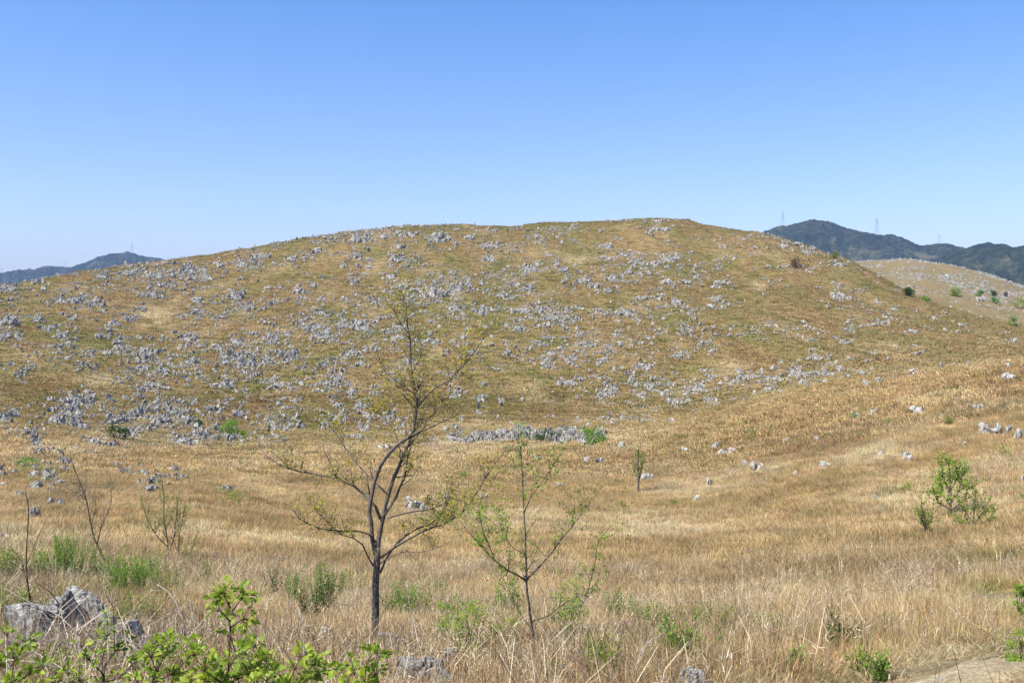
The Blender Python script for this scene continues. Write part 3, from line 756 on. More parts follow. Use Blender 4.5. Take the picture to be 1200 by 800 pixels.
# (column, row of the foot, width, height in photograph pixels) of the outcrops one can tell apart
OUT = [
 (10,342,24,10),(48,332,14,8),(150,325,28,14),(120,328,18,9),(212,328,30,24),(190,337,16,8),(226,329,14,10),(243,330,12,10),(182,327,24,12),(237,318,14,6),(258,314,12,8),(283,314,16,16),(298,307,10,12),
 (82,357,36,12),(98,350,10,6),(112,360,26,14),(178,349,16,10),(165,364,14,8),(10,383,24,16),(43,376,10,7),(84,376,10,8),(53,388,10,8),(135,380,10,8),(153,378,16,13),(232,357,16,14),(228,367,12,9),(278,352,24,18),(295,363,12,8),(259,374,16,7),
 (6,397,14,10),(20,399,10,7),(73,397,16,14),(80,407,10,10),(116,397,14,8),(141,404,10,9),(62,408,10,5),(100,431,16,10),(128,416,12,8),(148,414,12,8),(222,402,26,16),(254,408,14,7),(278,407,16,16),(172,422,24,18),(165,435,24,12),(225,428,14,14),(192,438,20,10),(268,424,30,16),(288,430,24,26),(25,439,14,8),
 (308,304,20,12),(340,305,10,6),(354,305,10,7),(371,298,14,12),(425,286,30,15),(450,280,12,10),(476,279,30,12),(515,286,28,16),(417,303,14,12),(433,306,10,7),(467,308,22,14),(490,304,9,7),(470,292,14,8),(550,282,16,9),(575,292,20,12),(573,308,16,12),(404,314,10,6),(432,315,10,7),(458,328,14,10),
 (350,345,14,18),(328,340,8,8),(313,339,10,6),(367,337,10,8),(416,335,12,14),(404,353,14,8),(376,353,14,6),(355,352,8,8),(319,359,8,8),(486,352,28,14),(512,351,26,24),(535,342,20,15),(549,337,10,10),(455,344,16,8),(473,338,14,9),(588,350,14,9),(560,373,28,20),(532,366,14,12),(354,371,12,8),(376,369,16,7),(420,388,30,17),(366,388,36,13),(318,399,20,14),(378,399,26,12),
 (470,387,24,12),(466,399,18,10),(506,404,24,12),(440,414,16,16),(412,417,24,12),(335,422,30,17),(312,427,16,14),(478,427,14,14),(553,417,16,12),(595,417,8,10),(545,398,12,8),
 (635,284,8,8),(711,292,20,13),(730,302,10,8),(745,310,16,12),(766,312,18,10),(786,308,26,12),(775,272,28,9),(645,301,14,6),(622,320,18,12),(660,320,14,10),(684,332,16,9),(696,338,16,8),(716,330,20,10),(712,341,12,6),(737,322,10,8),(749,322,8,8),(780,334,16,10),(805,333,14,8),(816,327,10,10),(846,334,22,8),(620,342,16,12),(604,337,14,9),(610,368,24,11),(636,364,20,8),(646,377,22,11),(663,376,12,11),(733,371,28,13),(753,352,14,8),(774,352,8,7),(793,358,14,10),(815,378,8,10),(847,363,8,8),(838,352,10,8),(607,387,12,8),(630,405,10,8),(678,395,12,6),(692,407,20,7),(725,390,8,7),(708,423,14,7),(715,414,16,5),(640,432,14,8),(755,434,24,13),(795,419,18,7),(825,404,14,6),(798,387,12,6),(648,418,12,8),(670,429,10,8),
 (920,291,14,6),(982,313,20,9),(985,352,28,14),(1030,314,8,8),(1110,327,16,8),(1148,353,20,8),(995,387,8,8),(1070,390,12,6),(990,404,12,8),(955,418,12,7),(940,440,30,8),(970,441,24,7),(1003,437,12,5),(905,446,18,7),(875,444,18,9),(830,442,14,7),(1035,380,10,5),(1022,383,10,5),
 (100,472,28,11),(78,473,14,9),(84,486,20,13),(68,496,22,11),(14,490,14,8),(2,495,8,8),(32,510,20,8),(88,500,20,8),(42,524,12,12),(172,487,40,15),(207,489,24,13),(189,496,20,9),(223,499,20,8),(272,517,24,10),(255,503,12,6),(232,511,30,6),(211,519,30,6),(150,512,20,13),(137,494,20,10),(110,524,14,13),(130,525,18,9),(250,483,22,10),(260,454,32,11),(180,454,26,9),(165,464,8,7),(282,489,12,8),
 (28,542,9,8),(58,562,22,18),(75,546,18,12),(38,554,8,8),(4,562,8,13),(146,557,20,9),(180,570,14,15),(165,568,12,7),(205,562,10,10),(265,577,20,8),(43,611,13,18),(72,595,10,8),(60,592,8,6),(25,582,18,6),(8,634,16,10),
 (390,452,22,15),(411,464,14,12),(326,454,20,8),(343,456,10,6),(335,504,22,22),(318,502,14,14),(382,499,14,12),(396,494,10,12),(426,480,20,13),(426,502,16,13),(417,514,16,8),(397,477,14,8),(455,492,18,10),(471,502,12,8),(440,462,10,7),(536,466,12,14),(562,475,8,14),(587,474,8,5),(452,526,20,6),(508,520,12,7),(535,518,18,10),(561,518,16,13),
 (493,601,24,20),(478,592,8,10),(525,588,14,10),(568,587,12,9),
 (590,514,18,9),(612,512,20,12),(640,513,18,10),(657,510,10,10),(678,519,20,15),(704,518,14,17),(660,521,16,8),(625,517,22,14),(650,520,20,14),(692,522,24,16),(575,518,20,11),(601,517,20,12),(550,521,16,9),(668,514,16,14),(728,526,9,7),
 (710,491,12,5),(785,494,10,7),(813,498,6,4),(686,542,8,6),(702,543,14,7),(630,539,12,4),(657,572,12,6),(757,563,16,8),(801,530,12,6),(838,527,8,8),(846,533,12,6),(858,531,12,6),(873,548,6,8),(887,552,12,12),(831,569,12,9),(815,588,9,7),(832,472,12,8),(718,462,14,7),(705,470,8,10),(668,453,18,10),(683,447,12,9),(761,455,14,11),(753,464,12,7),(783,460,12,7),(740,448,12,8),(705,445,14,7),(815,459,20,6),
 (1003,490,14,8),(1023,485,8,5),(1075,484,16,8),(1148,481,16,6),(920,519,8,4),(957,518,8,5),(1032,535,12,5),(1063,540,16,10),(1131,525,7,5),(968,548,16,7),(932,558,7,4),(1026,589,10,6),(1182,444,16,6),(1182,432,12,6),(1117,430,16,5),(1135,427,7,5),(1015,452,12,6),(1031,448,14,5),(1069,440,10,6),(903,457,10,6),(1155,508,16,12),(1174,511,16,14),(1192,515,14,11),(1199,568,6,10),
 (1092,652,12,7),(1145,661,13,9),(1177,661,9,8),(1183,679,8,9),(1103,800,10,5),
]
rg = random.Random(12)
rows_info = []
def zone(u, v, d):
    if d > 600: return "on the pale far rise"
    line = float(np.interp(u, [a for a, _ in FOOT], [b_ for _, b_ in FOOT]))
    sk = float(np.interp(u, [p[0] for p in SKYLINE], [p[1] for p in SKYLINE]))
    if v > line + 4:
        if u > 1080 and v > 640: return "in the grass near the dirt path"
        if u < 320: return "in the shallow hollow below the hill"
        if u < 800: return "in the golden valley grass"
        return "on the near golden slope"
    t = (v - sk) / max(line - sk, 30)
    if t < .13: return "just under the hill's skyline"
    if t < .36: return "high on the hillside"
    if t < .62: return "halfway up the hillside"
    if t < .85: return "low on the hillside"
    return "at the foot of the hill"
COLS_ = [(0, 75, "far left"), (75, 150, "left edge of the view but one"), (150, 230, "left flank"), (230, 330, "left shoulder"), (330, 440, "left of the bare tree top"), (440, 530, "behind the bare tree"),
         (530, 640, "above the thin sapling"), (640, 740, "centre, above the leafy green rock row"), (740, 860, "right of centre"), (860, 1000, "right shoulder"), (1000, 1100, "right flank"), (1100, 1300, "far right")]
def colname(u):
    for a_, b_, n in COLS_:
        if a_ <= u < b_: return n
    return "far right"
things = []
for (u, v, w, h) in OUT:
    C = P(u, v - 1); d = math.hypot(C.x, C.y); s = d / F_PX
    far = v < float(np.interp(u, [a for a, _ in FOOT], [b_ for _, b_ in FOOT])) + 60 and u < 330 or v < float(np.interp(u, [a for a, _ in FOOT], [b_ for _, b_ in FOOT])) + 6 or 480 < u < 720 and v < 530
    lib = LIB if far else LIBF
    if far:
        n = int(max(2, min(18, round(w * h / 13.0)))) if w > 9 else int(max(1, round(w * h / 30.0)))
    else:
        n = 1 if w < 11 else 2 + (w > 15) + 2 * (w >= 20)
    if h > 18 and w < 12: n = 2
    if 540 < u < 722 and 503 < v < 526: n = int(n * 1.7)
    parts_ = []
    if far and v > 460: CLEAR.append((C.x, C.y, w * s * .5)); CLEAR.append((C.x * (1 - 2.5 / d), C.y * (1 - 2.5 / d), w * s * .4))
    if not far: CLEAR.append((C.x, C.y, w * s * .5 + .15)); CLEAR.append((C.x * (1 - 1.2 / d), C.y * (1 - 1.2 / d), w * s * .4 + .1))
    for k in range(n):
        if n == 1: uu, vv = u, v - 1
        else:
            uu = u + (w * .5 - 2.0) * ((k + .5) / n * 2 - 1) * rg.uniform(.8, 1.05) if not (h > 12 and w > 12) else u + (w * .5 - 2) * rg.uniform(-1, 1)
            vv = v - 1 - (rg.random() ** 1.2) * max(0, h - 6.5) * (.8 if far else .2)
        hp = rg.uniform(2.4, 5.6) * (1.0 if h > 7 else .8) if far else h * rg.uniform(.65, 1.0)
        if far and 540 < u < 722 and 503 < v < 526: hp *= 2.6; wp *= 1.7
        elif far and (u < 300 and v > 465 or w >= 24 and h >= 15): hp *= 1.7; wp *= 1.3
        if not far and k == 0: hp = h
        if n == 1: hp = h
        if not far: hp += (.10 / s if d > 40 else 0); wp *= 1.45
        wp = (rg.uniform(3.6, 8.5) if far else w * rg.uniform(.5, .7)) if n > 1 else w
        q = P(uu, vv)
        dd = math.hypot(q.x, q.y)
        if abs(dd - d) > .35 * d: q = C
        me = rg.choice(lib)
        if not far and w >= 20: me = LIBF[(0, 2, 5)[k % 3]]; hp = h * rg.uniform(.55, .8)
        parts_.append((q, me, wp * s, hp * s))
    things.append((u, v, w, h, d, C, parts_, far))
# words that set each outcrop apart: where it stands, then its place among its neighbours from left to right
cells = {}
for i, t in enumerate(things): cells.setdefault((zone(t[0], t[1], t[4]), colname(t[0])), []).append(i)
ORD = ["first", "second", "third", "fourth", "fifth", "sixth", "seventh", "eighth", "ninth", "tenth", "eleventh", "twelfth", "thirteenth", "fourteenth", "fifteenth"]
labels = {}
for (zn, cn), ids in cells.items():
    ids.sort(key=lambda i: things[i][0])
    for k, i in enumerate(ids):
        u, v, w, h, d, C, parts_, far = things[i]
        n = len(parts_)
        size = "broad" if w >= 24 else "narrow" if w <= 10 else "tall" if h > 14 else "low" if h <= 6 else "jagged"
        what = "single grey limestone rock" if n == 1 else "pair of limestone rocks" if n == 2 else f"{size} limestone outcrop" 
        if n == 1: what = f"{size} grey limestone rock"
        lab = f"{what} {zn}, {cn}"
        if len(ids) > 1: lab += f", {ORD[k]} from left" if k < len(ids) - 1 else ", last to the right"
        labels[i] = lab
SHORT = {"just under the hill's skyline": "under hill skyline", "in the shallow hollow below the hill": "in hollow below hill", "in the grass near the dirt path": "in grass near path"}
for i, (u, v, w, h, d, C, parts_, far) in enumerate(things):
    lab = labels[i]
    if len(lab.replace(",", "").split()) > 16:
        lab = lab.replace("left edge of the view but one", "near left edge").replace("centre, above the leafy green rock row", "above bushy rock row").replace("left of the bare tree top", "left of bare tree")
        for a_, b_ in SHORT.items(): lab = lab.replace(a_, b_)
    if len(lab.replace(",", "").split()) > 16: lab = lab.replace(" limestone", "").replace("last to the right", "rightmost")
    grp = "limestone outcrops on the hillside" if far else "pale rocks in the golden grass"
    if len(parts_) == 1:
        q, me, W_, H_ = parts_[0]
        o = link("limestone_rock", me, loc=q); o.location.z -= .06 * H_
        o.scale = (W_ * .95, W_ * .85, H_ * 1.06); o.rotation_euler = (rg.uniform(-.12, .12), rg.uniform(-.12, .12), rg.uniform(0, 6.28) if me.name.find('slab') < 0 else 0)
        tag(o, lab, "rock", grp)
    else:
        root = empty("limestone_outcrop", C); tag(root, lab, "rock outcrop", grp)
        for q, me, W_, H_ in parts_:
            o = link("pinnacle" if far else "boulder", me, root); o.location = q - C; o.location.z -= .14 * H_
            o.scale = (W_ * .98, W_ * .82, H_ * 1.0); o.rotation_euler = (rg.uniform(-.4, .4), rg.uniform(-.4, .4), rg.uniform(0, 6.28))

# the countless smaller stones of the hillside, as one mass
def loose_stones():
    n = 170000
    x, y = wedge(n, 118, 1000, 38, 1.7)
    near_x, near_y = [], []
    for (u_, v_, w_, h_) in OUT:
        if v_ > np.interp(u_, [a for a, _ in FOOT], [b_ for _, b_ in FOOT]) + (50 if u_ < 330 else 4): continue
        for _ in range(int(2 + w_ * h_ / 4.5)):
            q_ = P(u_ + rg.gauss(0, .55) * w_, v_ - h_ * .35 + rg.gauss(0, .6) * h_)
            if abs(q_.length / P(u_, v_).length - 1) < .3: near_x.append(q_.x); near_y.append(q_.y)
    nn_ = len(near_x); x = np.concatenate([x, near_x]); y = np.concatenate([y, near_y]); n = len(x)
    z = ground(x, y); hn, u, v, r = hillness(x, y, z)
    hn = np.where((u < 330) & (v < 610) & (r > 55), np.maximum(hn, .6), hn)
    cl = fbm(x, y, 13, 3, 201) * .5 + fbm(x * .7 + y * .7, (y - x * .7) * 2.2, 26, 3, 205) * .5
    big = fbm(x, y, 70, 2, 211)
    dens = sstep(.47, .62, cl + (big - .5) * .25) * hn
    # fewer stones on the smooth right flank and on patches of straw
    dens *= np.interp(u, [-400, 0, 300, 850, 960, 1060, 1200], [1, 1, 1.15, 1.1, .55, .35, .35])
    dens = np.where(r > 600, sstep(.46, .60, cl) * 1.3, dens)
    for pu, pv, wu, hv, k, w in PATCH:
        if k in 'SGR': dens = dens * (1 - w * sstep(1.1, .6, np.sqrt(((u - pu) / wu) ** 2 + ((v - pv) / hv) ** 2)))
    dens[-nn_:] = 3
    keep = ng_.random(n) < dens * .74
    x, y, z, r = x[keep], y[keep], z[keep], r[keep]
    m = len(x)
    s = (ng_.random(m) ** 2.2 * 1.1 + .30) * np.interp(r, [60, 150, 400, 700, 900], [.6, .85, 1.25, 1.25, 1.3])
    scl = np.stack([s * ng_.uniform(.6, 1.3, m), s * ng_.uniform(.5, 1.0, m), s * ng_.uniform(.45, 1.0, m)], 1)
    rot = np.stack([ng_.normal(0, .15, m), ng_.normal(0, .15, m), ng_.uniform(0, 6.28, m)], 1)
    src = [bpy.data.objects.new("stone_kind", me) for me in LIB + LEDGE]
    gn_scatter("loose_stones", np.stack([x, y, z - .08], 1), scl, rot, np.where(ng_.random(m) < .40, ng_.integers(len(LIB), len(src), m), ng_.integers(0, len(LIB), m)), np.ones((m, 3)) * .4, src)
    print("loose stones", m)
loose_stones()

# ------------------------------------------------------------------ trees and shrubs
def PG(u, v, g=.26):
    """a plant whose visible foot is at (u, v) stands in grass g metres high: its ground point and how many pixels it is lower"""
    d = P(u, v).length; k = g * F_PX / d
    return P(u, v + k), k
rt = random.Random(77); LEAFP = .32
def limb(mb, pts_px, Y, r0, r1, rnd=.0, dy=None, n=6):
    """a traced limb: (column, row) points at depth Y drifting by dy metres along it; radii in metres"""
    k = len(pts_px); P3 = []
    for i, (u, v) in enumerate(pts_px):
        t = i / (k - 1)
        P3.append(at(u, v, Y + (dy or 0) * t))
    # resample with light irregularity
    out = []
    for i in range(k - 1):
        m = max(1, int((P3[i + 1] - P3[i]).length / .12))
        a_, b_ = P3[i], P3[i + 1]
        p0, p3 = P3[max(i - 1, 0)], P3[min(i + 2, k - 1)]
        for j in range(m):
            t = j / m
            q = .5 * ((2 * a_) + (b_ - p0) * t + (2 * p0 - 5 * a_ + 4 * b_ - p3) * t * t + (3 * a_ - p0 - 3 * b_ + p3) * t ** 3)
            out.append(q + Vector((rt.gauss(0, 1), rt.gauss(0, 1), rt.gauss(0, 1))) * rnd)
    out.append(P3[-1])
    N_ = len(out)
    rad = [r0 + (r1 - r0) * (i / (N_ - 1)) ** .8 for i in range(N_)]
    mb.tube(out, rad, n)
    return out, rad
def twig(mb, lf, p, d, L, r, depth, leafL, leafn, up=.15, n=3, wand=.35):
    """a wandering twig with side twigs; leaves go to lf"""
    k = max(3, int(L / .055)); pts = [p]; dd = d.normalized()
    for i in range(k):
        dd = (dd + Vector((rt.gauss(0, wand), rt.gauss(0, wand), rt.gauss(0, wand) + up)) * .35).normalized()
        pts.append(pts[-1] + dd * (L / k))
    rad = [max(.0009, r * (1 - .75 * i / k)) for i in range(k + 1)]
    mb.tube(pts, rad, n)
    if depth > 0:
        for _ in range(rt.randint(2, 4)):
            i = rt.randint(max(1, k // 4), k); side = (pts[min(i, k)] - pts[i - 1]).normalized()
            o = Vector((rt.gauss(0, 1), rt.gauss(0, 1), rt.gauss(0, 1) + .3)).normalized()
            twig(mb, lf, pts[i], (side * .9 + o * .8), L * rt.uniform(.35, .65), rad[i] * .7, depth - 1, leafL, leafn, up, n, wand)
    if lf is not None:
        for i in range(1, k + 1):
            for _ in range(leafn):
                if rt.random() < LEAFP:
                    o = Vector((rt.gauss(0, 1), rt.gauss(0, 1), rt.gauss(0, .8) + .5)).normalized()
                    lf.leaf(pts[i] + o * .004, o, Vector((rt.gauss(0, 1), rt.gauss(0, 1), 1)), leafL * rt.uniform(.6, 1.25), leafL * rt.uniform(.4, .65))
def side_twigs(mb, lf, pts, rad, n, L, depth, leafL, leafn, start=.25, up=.2):
    N_ = len(pts)
    for _ in range(n):
        i = int(N_ * rt.uniform(start, .99)); i = min(max(i, 1), N_ - 1)
        side = (pts[i] - pts[i - 1]).normalized(); o = Vector((rt.gauss(0, 1), rt.gauss(0, 1), rt.gauss(0, .7) + .3)).normalized()
        twig(mb, lf, pts[i], side * .7 + o, L * rt.uniform(.4, 1.1), max(.0015, rad[i] * .5), depth, leafL, leafn, up)
    twig(mb, lf, pts[-1], pts[-1] - pts[-2], L * .6, rad[-1], max(0, depth - 1), leafL, leafn, up)

def shifted(mb, base): 
    mb.v = [p - base for p in mb.v]; return mb

# the bare tree
base, _k = PG(438, 757, .15); Y0 = base.y
tree = empty("bare_tree", base); tag(tree, "slender bare tree with forked dark trunk and tiny budding leaves, tallest of all", "tree")
px = Y0 / F_PX
tr = MB(); limb(tr, [(437, 775), (438, 745), (440, 715), (440, 690), (441, 668), (442, 652), (442, 641)], Y0, 5.4 * px, 3.7 * px, .002, n=10)
for a_ in range(5):
    an = a_ * 1.3; tr.tube([base + Vector((math.cos(an) * .02, math.sin(an) * .02, .18)), base + Vector((math.cos(an) * .09, math.sin(an) * .09, -.04))], [.035, .025], 6)
link("trunk", shifted(tr, base).mesh("trunk", m_bark, True), tree)
LIMBS = [
 ([(441, 652), (437, 632), (434, 602), (436, 580), (439, 563), (444, 548), (458, 528), (476, 514), (489, 507)], 4.4, 2.6, -.10, 3, .5),
 ([(442, 654), (444, 632), (449, 604), (457, 573), (467, 547), (475, 525), (484, 504), (489, 480), (489, 470), (485, 449), (481, 426), (480, 398), (477, 374), (474, 351)], 4.6, .7, .10, 16, .5),
 ([(449, 606), (464, 583), (474, 558), (478, 535), (482, 520), (492, 506), (508, 499), (530, 489)], 2.6, .7, .35, 8, .5),
 ([(446, 608), (440, 594), (431, 584), (414, 569), (396, 560), (378, 557), (362, 554), (342, 550), (325, 543), (312, 534), (305, 524)], 3.0, .6, .5, 10, .55),
 ([(442, 636), (432, 626), (420, 622), (405, 622), (390, 621), (375, 619), (360, 613), (350, 606), (346, 600)], 2.0, .6, -.6, 7, .4),
 ([(453, 578), (440, 566), (426, 551), (412, 536), (402, 520), (392, 506), (380, 498), (374, 488)], 1.5, .5, .7, 8, .5),
 ([(446, 652), (458, 643), (474, 634), (494, 623), (510, 617), (522, 612), (540, 602), (554, 585), (568, 560), (578, 545), (588, 534)], 2.6, .6, -.3, 12, .5),
 ([(445, 671), (452, 657), (462, 640), (475, 628), (490, 620), (504, 614), (516, 604), (522, 594), (530, 580)], 2.0, .7, .5, 8, .45),
 ([(453, 607), (470, 602), (486, 599), (506, 596), (520, 589), (532, 585), (548, 586), (562, 584)], 1.8, .6, .2, 10, .45),
 ([(446, 658), (460, 651), (476, 646), (492, 646), (506, 644), (516, 640)], 1.3, .5, -.5, 4, .3),
 ([(438, 664), (430, 650), (424, 638), (415, 630), (400, 626), (385, 612), (370, 598)], 1.5, .5, -.4, 8, .45),
 ([(490, 476), (500, 463), (512, 453), (528, 445), (544, 426), (556, 412), (566, 398)], 1.8, .5, -.25, 10, .5),
 ([(488, 500), (508, 486), (518, 470), (524, 452), (532, 438)], 1.1, .4, .3, 7, .4),
 ([(487, 462), (476, 454), (462, 446), (452, 436), (446, 426)], 1.0, .4, -.2, 7, .4),
 ([(483, 436), (492, 420), (496, 408), (490, 396)], .9, .4, .25, 5, .3),
 ([(479, 392), (470, 380), (462, 364), (452, 352)], .8, .4, -.2, 5, .3),
 ([(470, 530), (462, 505), (452, 492), (440, 480)], 1.0, .4, .4, 8, .4),
 ([(395, 559), (388, 545), (380, 525), (376, 512)], .8, .4, .2, 4, .3),
 ([(441, 690), (452, 712), (446, 722)], .5, .3, .1, 0, .2),
]
lf = MB()
for pts_px, r0, r1, dy, nt_, L in LIMBS:
    m = MB(); dyy = dy
    pts, rad = limb(m, pts_px, Y0, r0 * px * .68, r1 * px * .75, .005, dyy, 7)
    if nt_: side_twigs(m, lf, pts, rad, int(nt_ * 3.6), L * .8, 2 if nt_ > 7 else 1, .042, 1 if nt_ > 4 else 0, .3)
    link("branch", shifted(m, base).mesh("branch", m_bark, True), tree)
link("leaf_buds", shifted(lf, base).mesh("leaf_buds", m_leaf_bud), tree)
LEAFP = .85

def sapling(name, label, foot, trunk, r0, limbs, leafm, leafL, leafn, twl, ntrunk=8, bark=m_bark, group=None, cat="tree", dens=2.0, depth=1):
    base = P(*foot); Y = base.y; px = Y / F_PX
    root = empty(name, base); tag(root, label, cat, group)
    tr, lf = MB(), MB()
    base_v = foot[1]
    pts, rad = limb(tr, [(foot[0], foot[1] + 3)] + trunk, Y, r0 * px * .75, .5 * px, .003, 0, 6)
    side_twigs(tr, lf, pts, rad, int(ntrunk * dens), twl, depth, leafL, leafn, .35)
    link("trunk", shifted(tr, base).mesh("trunk", bark, True), root)
    for pts_px, r1, dy in limbs:
        m = MB(); pts, rad = limb(m, pts_px, Y, r1 * px * .7, .35 * px, .003, dy, 5)
        side_twigs(m, lf, pts, rad, int(6 * dens), twl, depth, leafL, leafn, .25)
        link("branch", shifted(m, base).mesh("branch", bark, True), root)
    if lf.v: link("foliage", shifted(lf, base).mesh("foliage", leafm), root)
    return root
sapling("young_tree", "thin dark sapling with spreading low branches and yellow-green leaves, right of the bare tree", (627, 776),
        [(625, 752), (623, 730), (620, 708), (617, 682), (616, 640), (614, 600), (612, 560), (610, 526), (608, 512)], 3.0,
        [([(616, 680), (606, 673), (596, 668), (580, 657), (568, 643), (556, 630), (545, 618)], 1.8, -.3), ([(580, 657), (574, 640), (566, 622), (562, 604)], 1.0, -.4),
         ([(617, 678), (628, 668), (642, 652), (656, 634), (670, 617), (680, 604), (688, 594)], 2.0, .35), ([(622, 728), (640, 722), (656, 710), (666, 704), (676, 700)], 1.4, -.4),
         ([(660, 712), (682, 708), (692, 680), (698, 655), (702, 632), (712, 620)], 1.2, -.5), ([(614, 600), (622, 582), (630, 572), (640, 558), (648, 545)], 1.0, .2),
         ([(622, 735), (606, 712), (596, 690), (586, 672)], 1.2, .4), ([(616, 650), (600, 640), (588, 622), (582, 604)], .9, .3)],
        m_leaf_lime, .042, 1, .36, 9, dens=3.2, depth=1)
sapling("young_tree", "bare grey sapling leaning left with a forked top, behind the dark herbs at left", (128, 676),
        [(122, 655), (114, 640), (109, 625), (106, 612), (101, 585), (94, 565), (88, 552), (84, 540)], 1.5,
        [([(114, 636), (118, 620), (124, 604), (130, 590), (130, 575)], 1.1, .3), ([(103, 590), (96, 580), (80, 572)], .6, .2), ([(107, 614), (112, 598), (112, 588)], .6, -.2)],
        m_leaf_bud, .035, 0, .5, 8, bark=m_bark, dens=2.4, depth=2)
sapling("young_tree", "twiggy multi-stemmed sapling hazed with pale yellow leaves, in brown grass at left", (197, 662),
        [(197, 640), (195, 625), (192, 607), (192, 585), (190, 565)], 1.2,
        [([(198, 645), (204, 630), (206, 610), (208, 590)], 1.0, .3), ([(210, 664), (209, 640), (213, 612), (216, 598)], 1.0, .4), ([(196, 640), (182, 625), (172, 606), (168, 592)], .9, -.3), ([(210, 662), (224, 646), (228, 632)], .8, -.3)],
        m_leaf_mid, .055, 1, .6, 8, dens=3.2)
sapling("bare_shrub", "tall bare dark stem rising beside the pale rock at the left edge", (38, 745),
        [(37, 715), (33, 690), (31, 662), (32, 625), (34, 600), (30, 578)], 1.3, [([(36, 702), (26, 660), (16, 645)], .7, .2), ([(33, 660), (44, 630), (52, 612)], .6, .2)], m_leaf_bud, .02, 0, .18, 2, bark=m_bark_dark, cat="shrub", dens=1)
sapling("bare_shrub", "dark stem curving over in an arc in front of the pale rock", (56, 768),
        [(60, 752), (68, 722), (68, 706), (60, 693), (48, 686)], 1.4, [([(68, 716), (74, 708), (78, 700)], .6, .1)], m_leaf_green, .02, 0, .12, 1, bark=m_bark_dark, cat="shrub", dens=1)
sapling("small_tree", "small upright leafy green tree beside a white rock in the golden valley", (748, 577),
        [(748, 565), (748, 550), (748, 538), (748, 527)], 2.2,
        [([(748, 566), (744, 552), (741, 540)], 1.2, .5), ([(748, 566), (752, 552), (754, 540)], 1.2, -.5), ([(748, 560), (752, 545), (748, 532)], 1.0, .4)],
        m_leaf_mid, .12, 1, .55, 10, dens=1.8, depth=1)
sapling("small_tree", "largest leafy green tree on the near slope at the right, wide and open", (1115, 606),
        [(1114, 590), (1114, 575), (1113, 558), (1112, 542)], 2.0,
        [([(1114, 592), (1104, 578), (1098, 562)], 1.1, .5), ([(1114, 590), (1124, 574), (1128, 556)], 1.1, -.4), ([(1114, 596), (1100, 588), (1094, 576)], 1.0, -.4), ([(1115, 598), (1128, 586), (1134, 572)], 1.0, .5), ([(1114, 575), (1106, 560), (1104, 548)], .9, .3), ([(1114, 575), (1122, 558), (1120, 546)], .9, -.3)],
        m_leaf_lime, .12, 1, .6, 8, dens=2.2)
sapling("small_tree", "grey twiggy half-bare bush just right of the largest slope tree", (1141, 620),
        [(1141, 608), (1142, 596), (1143, 584)], 1.4,
        [([(1141, 612), (1132, 600), (1126, 590)], .9, .3), ([(1142, 612), (1152, 600), (1158, 588)], .9, -.3), ([(1141, 614), (1130, 612), (1124, 606)], .8, .4), ([(1142, 614), (1156, 610), (1164, 600)], .8, .4)],
        m_leaf_mid, .10, 1, .6, 6, dens=1.8, group=None)
sapling("small_tree", "slim bright green bush lower left of the largest slope tree", (1086, 630),
        [(1085, 618), (1083, 606), (1080, 592)], 1.5, [([(1086, 622), (1090, 612), (1092, 602)], .9, .3), ([(1085, 622), (1081, 610), (1079, 602)], .9, -.3)],
        m_leaf_mid, .09, 1, .5, 8, dens=1.9)

def bush(name, label, foot, w, h, leafm, n, leaf_px=2.2, cat="shrub", bark=m_bark_dark, group=None, depth_ratio=.9, stems=6, shape=.6):
    """an uneven bush: stems from the foot, leaf clumps through an irregular volume; w, h in photograph pixels"""
    base, kk = PG(*foot, .2 if foot[1] > 560 else .0); d = math.hypot(base.x, base.y); px = d / F_PX
    root = empty(name, base); tag(root, label, cat, group)
    W, H = w * px * .5, (h + kk) * px; lf, st = MB(), MB()
    for _ in range(stems):
        a_ = rt.uniform(0, 6.28); q = Vector((math.cos(a_) * W * rt.uniform(.2, .8), math.sin(a_) * W * .7 * rt.random(), H * rt.uniform(.55, .95)))
        st.tube([Vector((0, 0, -.05)), q * .5 + Vector((rt.gauss(0, .08) * W, 0, H * .1)), q], [max(.003, H * .008), max(.002, H * .006), max(.001, H * .003)], 4)
    clumps = []
    for _ in range(max(7, stems * 2)):
        a_ = rt.uniform(0, 6.28); rr_ = math.sqrt(rt.random()); hh = rt.uniform(.05, 1)
        k = (1 - hh ** 3 * shape)
        clumps.append((Vector((math.cos(a_) * W * rr_ * k, math.sin(a_) * W * depth_ratio * rr_ * k, H * hh * .92)), rt.uniform(.16, .34) * min(W, H)))
    L = leaf_px * px
    for _ in range(int(n * (2.2 if foot[1] > 700 else 1))):
        c, r_ = rt.choice(clumps); o = Vector((rt.gauss(0, 1), rt.gauss(0, 1), rt.gauss(0, .8)))
        p = c + o * r_ * .7
        if p.z < 0: p.z = abs(p.z) * .3
        dd = Vector((rt.gauss(0, 1), rt.gauss(0, 1), rt.gauss(0, .7) + .3)).normalized()
        lf.leaf(p, dd, Vector((rt.gauss(0, 1), rt.gauss(0, 1), 1)), L * rt.uniform(.6, 1.3), L * rt.uniform(.35, .7))
    link("stems", st.mesh("stems", bark, True), root)
    link("foliage", lf.mesh("foliage", leafm), root)
    return root
